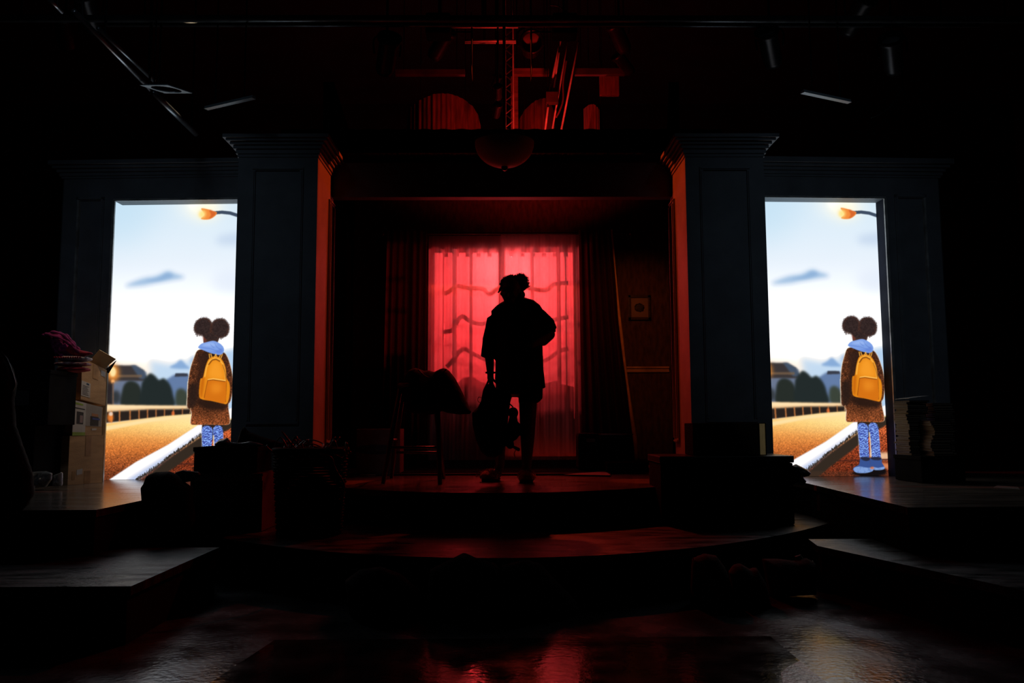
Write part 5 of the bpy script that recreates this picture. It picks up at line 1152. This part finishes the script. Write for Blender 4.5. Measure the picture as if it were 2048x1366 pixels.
for P, lb in (([(1100, 10), (1115, 12), (1125, 18), (1131, 24)], 'short curved cable above the brightest slanted pole'), ([(1728, 40), (1730, 60), (1734, 92)], 'thin cable dangling from the top pipe above the right screen'), ([(1806, 176), (1796, 192), (1780, 214), (1760, 228), (1742, 236)], 'long curved cable hanging right of the slim right batten')):
    Yc = 7.0; q = [Vector(AY(x, y, Yc)) for x, y in P]; o = G().tube(smoothpath(q), .006, 6).obj('rig_cable', 'pipeb', label=lb, cat='cable', group='loose cables in the rig', smooth=True)
    G().tube([q[0], (q[0].x, q[0].y, 5.6)], .004, 6).obj('hanger', 'blackmetal', o)
# ------------------------------------------------------------------ the standing person, a silhouette facing the audience
Yp_ = 6.9
def Q(px, py, dy=0.0): p = AY(px, py, Yp_); return Vector((p[0], Yp_+dy, p[2]))
K = Yp_/FPX
person = thing('person', (Q(1030, 960).x, Yp_, ZS+.002), 'person standing in loose dark tee and shorts, head bowed, carrying a bag', 'person')
g = G()
hd = Q(1022, 586, -.03)
# head, bowed and turned a little to the left of the picture
rot = Matrix.Rotation(.25, 4, 'X') @ Matrix.Rotation(.18, 4, 'Y') @ Matrix.Rotation(-.3, 4, 'Z')
g.ball(hd+Vector((0, .01, .03)), (.082, .100, .095), sub=3)
capsule(g, hd+Vector((-.012, -.035, -.03)), hd+Vector((-.012, -.045, -.075)), .068, .045)
def hp(x, y, z): return hd+(rot @ Vector((x, y, z)))
capsule(g, hp(0, -.098, .015), hp(0, -.122, -.025), .010, .015); g.ball(hp(0, -.112, -.028), (.020, .014, .011))
g.ball(hp(0, -.098, -.058), (.026, .013, .007)); g.ball(hp(0, -.096, -.070), (.022, .013, .008)); g.ball(hp(0, -.082, -.095), (.024, .02, .016))
for s in (-1, 1):
    g.ball(hp(s*.034, -.088, .030), (.024, .012, .008)); g.ball(hp(s*.050, -.066, -.018), (.022, .02, .018)); g.ball(hp(s*.084, .010, .0), (.010, .020, .030))
capsule(g, hd+Vector((.012, .02, -.06)), Q(1030, 628, .02), .055, .062)
# trunk under the shirt
capsule(g, Q(1008, 640, 0), Q(1064, 636, 0), .085, .085); capsule(g, Q(1034, 650), Q(1036, 730), .14, .14); capsule(g, Q(1036, 730), Q(1036, 758), .15, .14)
capsule(g, Q(1018, 768), Q(1056, 768), .11, .11)
# left arm of the picture, hanging and holding the bag
capsule(g, Q(992, 645), Q(978, 700), .058, .046); capsule(g, Q(978, 700), Q(981, 748, -.05), .044, .028)
# right arm of the picture, bent, hand on the waist
capsule(g, Q(1075, 632), Q(1098, 668, .02), .062, .050); capsule(g, Q(1096, 670, 0), Q(1062, 694, -.13), .048, .030)
capsule(g, Q(1098, 668, .02), Q(1086, 682, -.03), .052, .044)
# legs
capsule(g, Q(1003, 790), Q(999, 868, .03), .080, .058); capsule(g, Q(999, 868, .03), Q(1000, 932, .12), .058, .036)
capsule(g, Q(1056, 790), Q(1055, 868, -.02), .078, .060); capsule(g, Q(1055, 868, -.02), Q(1053, 938, -.02), .060, .036)
fA, fB = AZ(985, 948, ZS), AZ(1052, 962, ZS)
capsule(g, Q(1000, 932, .12), (fA[0]+.05, Yp_+.12, ZS+.07), .036, .040); capsule(g, (fA[0]+.05, Yp_+.12, ZS+.055), (fA[0]-.03, Yp_-.02, ZS+.045), .040, .034)
capsule(g, Q(1052, 938, -.02), (fB[0], Yp_-.02, ZS+.07), .040, .040); capsule(g, (fB[0], Yp_, ZS+.055), (fB[0], Yp_-.15, ZS+.045), .040, .034)
# hands: palms with five fingers each
def hand(wr, d, side, palm_n, curl, grip):
    """wr wrist, d direction, side lateral (towards the thumb), palm_n palm normal"""
    wr, d, side, n = Vector(wr), Vector(d).normalized(), Vector(side).normalized(), Vector(palm_n).normalized()
    pc = wr+d*.045
    capsule(g, wr, wr+d*.03, .026, .028)
    for k in range(4):
        s = side*(.028-.0187*k); b0 = wr+d*.03+s*.7; b1 = wr+d*.085+s; capsule(g, b0, b1, .014, .0115)
        L = (.040, .045, .042, .034)[k]; p = b1; a = curl
        for j in range(3):
            dd = d*math.cos(a)+n*math.sin(a); q = p+dd*L*(1, .65, .5)[j]; capsule(g, p, q, .0095-.001*j, .0088-.001*j, 8); p = q; a += grip
    tb = wr+d*.030+side*.026; t1 = tb+(d*.5+side*.75+n*.35).normalized()*.038; t2 = t1+(d*.75+side*.15+n*.65).normalized()*.032
    capsule(g, tb, t1, .014, .0115, 8); capsule(g, t1, t2, .011, .009, 8)
hand(Q(981, 750, -.05), (.03, -.05, -1), (.25, -1, 0), (1, .2, 0), .5, .9)
hand(Q(1062, 694, -.13), (-1, -.12, -.1), (0, -.2, 1), (0, 1, -.1), .25, .35)
body = g.obj('body', 'skin', person, smooth=True); remesh(body, .0065, 4)
# eyes, closed lids looking down
for s in (-1, 1): G().ball(hp(s*.032, -.090, .012), (.014, .010, .008), sub=2).obj('eyelid', mat('eyelid', (.035, .018, .012), .5), person, smooth=True)
# hair: short curls with a fluffy mass on top to the right, a loose lock at the left
g = G(); rr = random.Random(9)
hc1 = Q(1023, 569, .02); hc2 = Q(1041, 566, .03)
g.ball(hc1, (.092, .098, .072), nz=.12, nf=5, seed=2); g.ball(hc2, (.058, .080, .066), nz=.15, nf=6, seed=4); g.ball(Q(1032, 562, .02), (.062, .075, .052), nz=.1, nf=6, seed=6); g.ball(Q(1036, 588, .06), (.06, .06, .06), nz=.12, nf=5)
def curl(c, R, a_, e, L):
    n = Vector((math.cos(e)*math.cos(a_), math.cos(e)*math.sin(a_), math.sin(e))); p = c+Vector((n.x*R[0], n.y*R[1], n.z*R[2]))*.92; P = [p]; u = n.orthogonal().normalized(); v = n.cross(u); ph = rr.random()*6
    for k in range(1, 6): P.append(p+n*L*k/5+(u*math.cos(ph+k*1.5)+v*math.sin(ph+k*1.5))*.0045)
    g.tube(P, [.0032, .003, .0026, .0022, .0016, .0010], 4)
for i in range(420): curl(hc1, (.092, .098, .072), rr.random()*6.283, rr.uniform(.0, 1.5), rr.uniform(.006, .022))
for i in range(420): curl(hc2, (.060, .080, .068), rr.random()*6.283, rr.uniform(-.5, 1.5), rr.uniform(.012, .032))
P = [Q(1004, 572, -.05), Q(1001, 579, -.06), Q(999, 584, -.06), Q(996, 588, -.06)]; g.tube(smoothpath(P), [.010]*9+[.009]*3+[.007]*3+[.006]*3+[.002], 7)
g.obj('hair', 'hair', person, smooth=True)
# loose tee
def ring(py, xl, xr, dp, yc=0.0, n=40, sd=0, am=.010):
    a, b = Q(xl, py), Q(xr, py); cx, hw, z = (a.x+b.x)/2, (b.x-a.x)/2, (a.z+b.z)/2; o = []
    for k in range(n):
        an = 2*math.pi*k/n; f = 1+am/max(hw, .05)*math.sin(an*7+sd+py*.03)*1.0
        o.append((cx+hw*math.cos(an)*(1+.0*f), Yp_+yc+dp*math.sin(an)*f, z+.004*math.sin(an*3+sd)))
    return o
g = G()
g.loft([ring(594, 1026, 1050, .05, .02), ring(600, 1010, 1068, .075, .01), ring(610, 994, 1080, .105), ring(622, 982, 1087, .135), ring(650, 985, 1086, .150), ring(690, 990, 1085, .155, -.01), ring(730, 991, 1086, .165, -.02, am=.016), ring(755, 990, 1088, .17, -.02, am=.022), ring(768, 990, 1090, .172, -.02, am=.026)])
def sleeve(P, R, am=.008):
    rings = []; P = [Vector(p) for p in P]
    for i, p in enumerate(P):
        t = (P[min(i+1, len(P)-1)]-P[max(i-1, 0)]).normalized(); u = t.cross(Vector((0, 1, 0))).normalized(); v = Vector((0, 1, 0)); r = R[i]
        rings.append([p+(u*math.cos(2*math.pi*k/28)*r[0]+v*math.sin(2*math.pi*k/28)*r[1])*(1+am/r[0]*math.sin(k*1.7+i)) for k in range(28)])
    g.loft(rings)
sleeve([Q(1006, 634), Q(992, 645), Q(982, 680), Q(976, 716)], [(.060, .08), (.078, .09), (.065, .08), (.056, .07)])
sleeve([Q(1058, 628), Q(1077, 638), Q(1096, 652), Q(1104, 663)], [(.070, .09), (.080, .095), (.066, .085), (.052, .078)])
capsule(g, Q(1097, 664), Q(1113, 662), .020, .006)
sh = g.obj('loose_tee', 'shirt', person, smooth=True); remesh(sh, .009, 2)
# shirt tail flared on the right, shorts below
g = inflate(G(), [(1060, 735), (1080, 700), (1086, 712), (1087, 740), (1091, 775), (1084, 778), (1082, 770), (1066, 774)], Yp_-.05, .06, True, amp=.015, nf=12, seed=2, n=30); g.obj('shirt_tail', 'shirt', person, smooth=True)
g = G()
g.loft([ring(755, 994, 1084, .15), ring(775, 992, 1085, .155), ring(787, 995, 1084, .14)])
def leg_ring(py, xl, xr, dp, yc): return ring(py, xl, xr, dp, yc, am=.006)
g.loft([leg_ring(770, 994, 1034, .13, .01), leg_ring(796, 990, 1023, .12, .02), leg_ring(811, 988, 1019, .11, .02)])
g.loft([leg_ring(770, 1036, 1086, .13, 0), leg_ring(797, 1037, 1085, .125, 0), leg_ring(806, 1037, 1076, .11, -.01)])
s = g.obj('shorts', 'blackcloth', person, smooth=True); remesh(s, .010, 2)
# watch-like band on the wrist
G().tube([Q(981, 746, -.05)+Vector((.034*math.cos(a), .034*math.sin(a), 0)) for a in [2*math.pi*k/20 for k in range(21)]], .008, 6, cap=False).obj('wrist_band', 'blackcloth', person, smooth=True)
# fuzzy slippers
def slipper(c, yaw, lb):
    g = G(); R = Matrix.Translation(c) @ Matrix.Rotation(yaw, 4, 'Z')
    g.lathe([(.001, 0), (.055, 0), (.060, .012), (.055, .020), (.001, .022)], (0, 0, 0), 28).xf(Matrix.Diagonal((.95, 2.25, 1, 1)))
    sole = g.xf(R).obj('slipper', 'dark_wood', label=lb, cat='slipper', group='fuzzy slippers worn by the person', smooth=True)
    g = G(); n = 26; rings = []
    for i in range(11):
        t = i/10; y = -.13+.16*t; w = .066*math.sin(math.pi*min(.98, .18+.55*t)); hh = .075*math.sin(math.pi*min(.9, .12+.5*t)); rings.append([(w*math.cos(2*math.pi*k/n)*(1+.05*noise.noise(Vector((k, i, 1)))), y+.01*noise.noise(Vector((k*.7, i, 4))), .035+hh*.75*max(-.4, math.sin(2*math.pi*k/n))*(1+.10*noise.noise(Vector((k*.9, i, 3))))) for k in range(n)])
    up_ = g.loft(rings).xf(R).obj('fuzzy_strap', 'fuzzy', sole, smooth=True)
    g = G(); r2 = random.Random(int(yaw*10)+3)
    for i in range(260):
        a = r2.random()*math.pi; y = r2.uniform(-.13, .03); w = .064; p = Vector((w*math.cos(a), y, .035+.052*math.sin(a))); nn = Vector((math.cos(a), r2.uniform(-.4, .4), math.sin(a))); g.tube([p, p+nn*.012], [.003, .001], 3)
    g.xf(R).obj('fluff', 'fuzzy', sole)
    return sole
slipper((fA[0]-.0, Yp_+.04, ZS+.002), -.45, 'fuzzy slipper on the trailing foot, left of the pair')
slipper((fB[0], Yp_-.09, ZS+.002), .02, 'fuzzy slipper on the forward foot, right of the pair')
# the bag hanging from the hand
bag = thing('shoulder_bag', (Q(975, 915).x, Yp_, Q(975, 915).z), 'large dark soft bag hanging from the hand of the person', 'bag')
inflate(G(), [(982, 768), (988, 778), (996, 800), (1010, 815), (1014, 850), (1016, 880), (1008, 895), (1004, 908), (990, 915), (975, 914), (962, 904), (952, 880), (945, 850), (944, 826), (956, 814), (962, 802), (966, 780), (972, 768)], Yp_-.09, .10, True, amp=.03, nf=9, seed=4, n=50).obj('bag_body', 'blackcloth', bag, smooth=True)
G().tube(smoothpath([Q(966, 800, -.09), Q(974, 770, -.07), Q(981, 758, -.06), Q(986, 772, -.07), Q(984, 800, -.09)]), .008, 8).obj('strap', 'blackcloth', bag, smooth=True)
G().tube([Q(960, 800, -.09)+Vector((.016*math.cos(a), 0, .022*math.sin(a))) for a in [2*math.pi*k/16 for k in range(17)]], .003, 6, cap=False).obj('strap_ring', 'steel', bag, smooth=True)
# soft toy dangling between the legs
toy = thing('rag_doll', (Q(1030, 880).x, Yp_, Q(1030, 880).z), 'dark rag doll hanging head up between the legs of the person', 'doll')
g = G(); g.ball(Q(1026, 826, -.13), (.042, .04, .045), nz=.08); capsule(g, Q(1026, 838, -.13), Q(1024, 868, -.13), .035, .055); capsule(g, Q(1018, 858, -.13), Q(1006, 888, -.12), .02, .026); capsule(g, Q(1034, 850, -.13), Q(1048, 874, -.13), .024, .02)
capsule(g, Q(1016, 880, -.13), Q(1020, 890, -.13), .03, .03); o = g.obj('doll_body', 'blackcloth', toy, smooth=True); remesh(o, .008, 2)
g = G(); capsule(g, Q(1027, 893, -.12), Q(1036, 898, -.12), .012, .015); g.tube(smoothpath([Q(1022, 872, -.12), Q(1026, 884, -.12), Q(1027, 893, -.12)]), .005, 6); o = g.obj('dangling_shoe', mat('glossy_dark', (.03, .02, .02), .15), toy, smooth=True)
G().tube(smoothpath([Q(1032, 898, -.12), Q(1028, 906, -.12), Q(1030, 914, -.12)]), .004, 6).obj('ribbon', mat('dull_ribbon', (.2, .1, .09), .5), toy)
G().tube(smoothpath([Q(1026, 815, -.13), Q(1010, 800, -.13), Q(992, 780, -.11), Q(984, 764, -.08)]), .006, 6).obj('cord', 'blackcloth', toy, smooth=True)
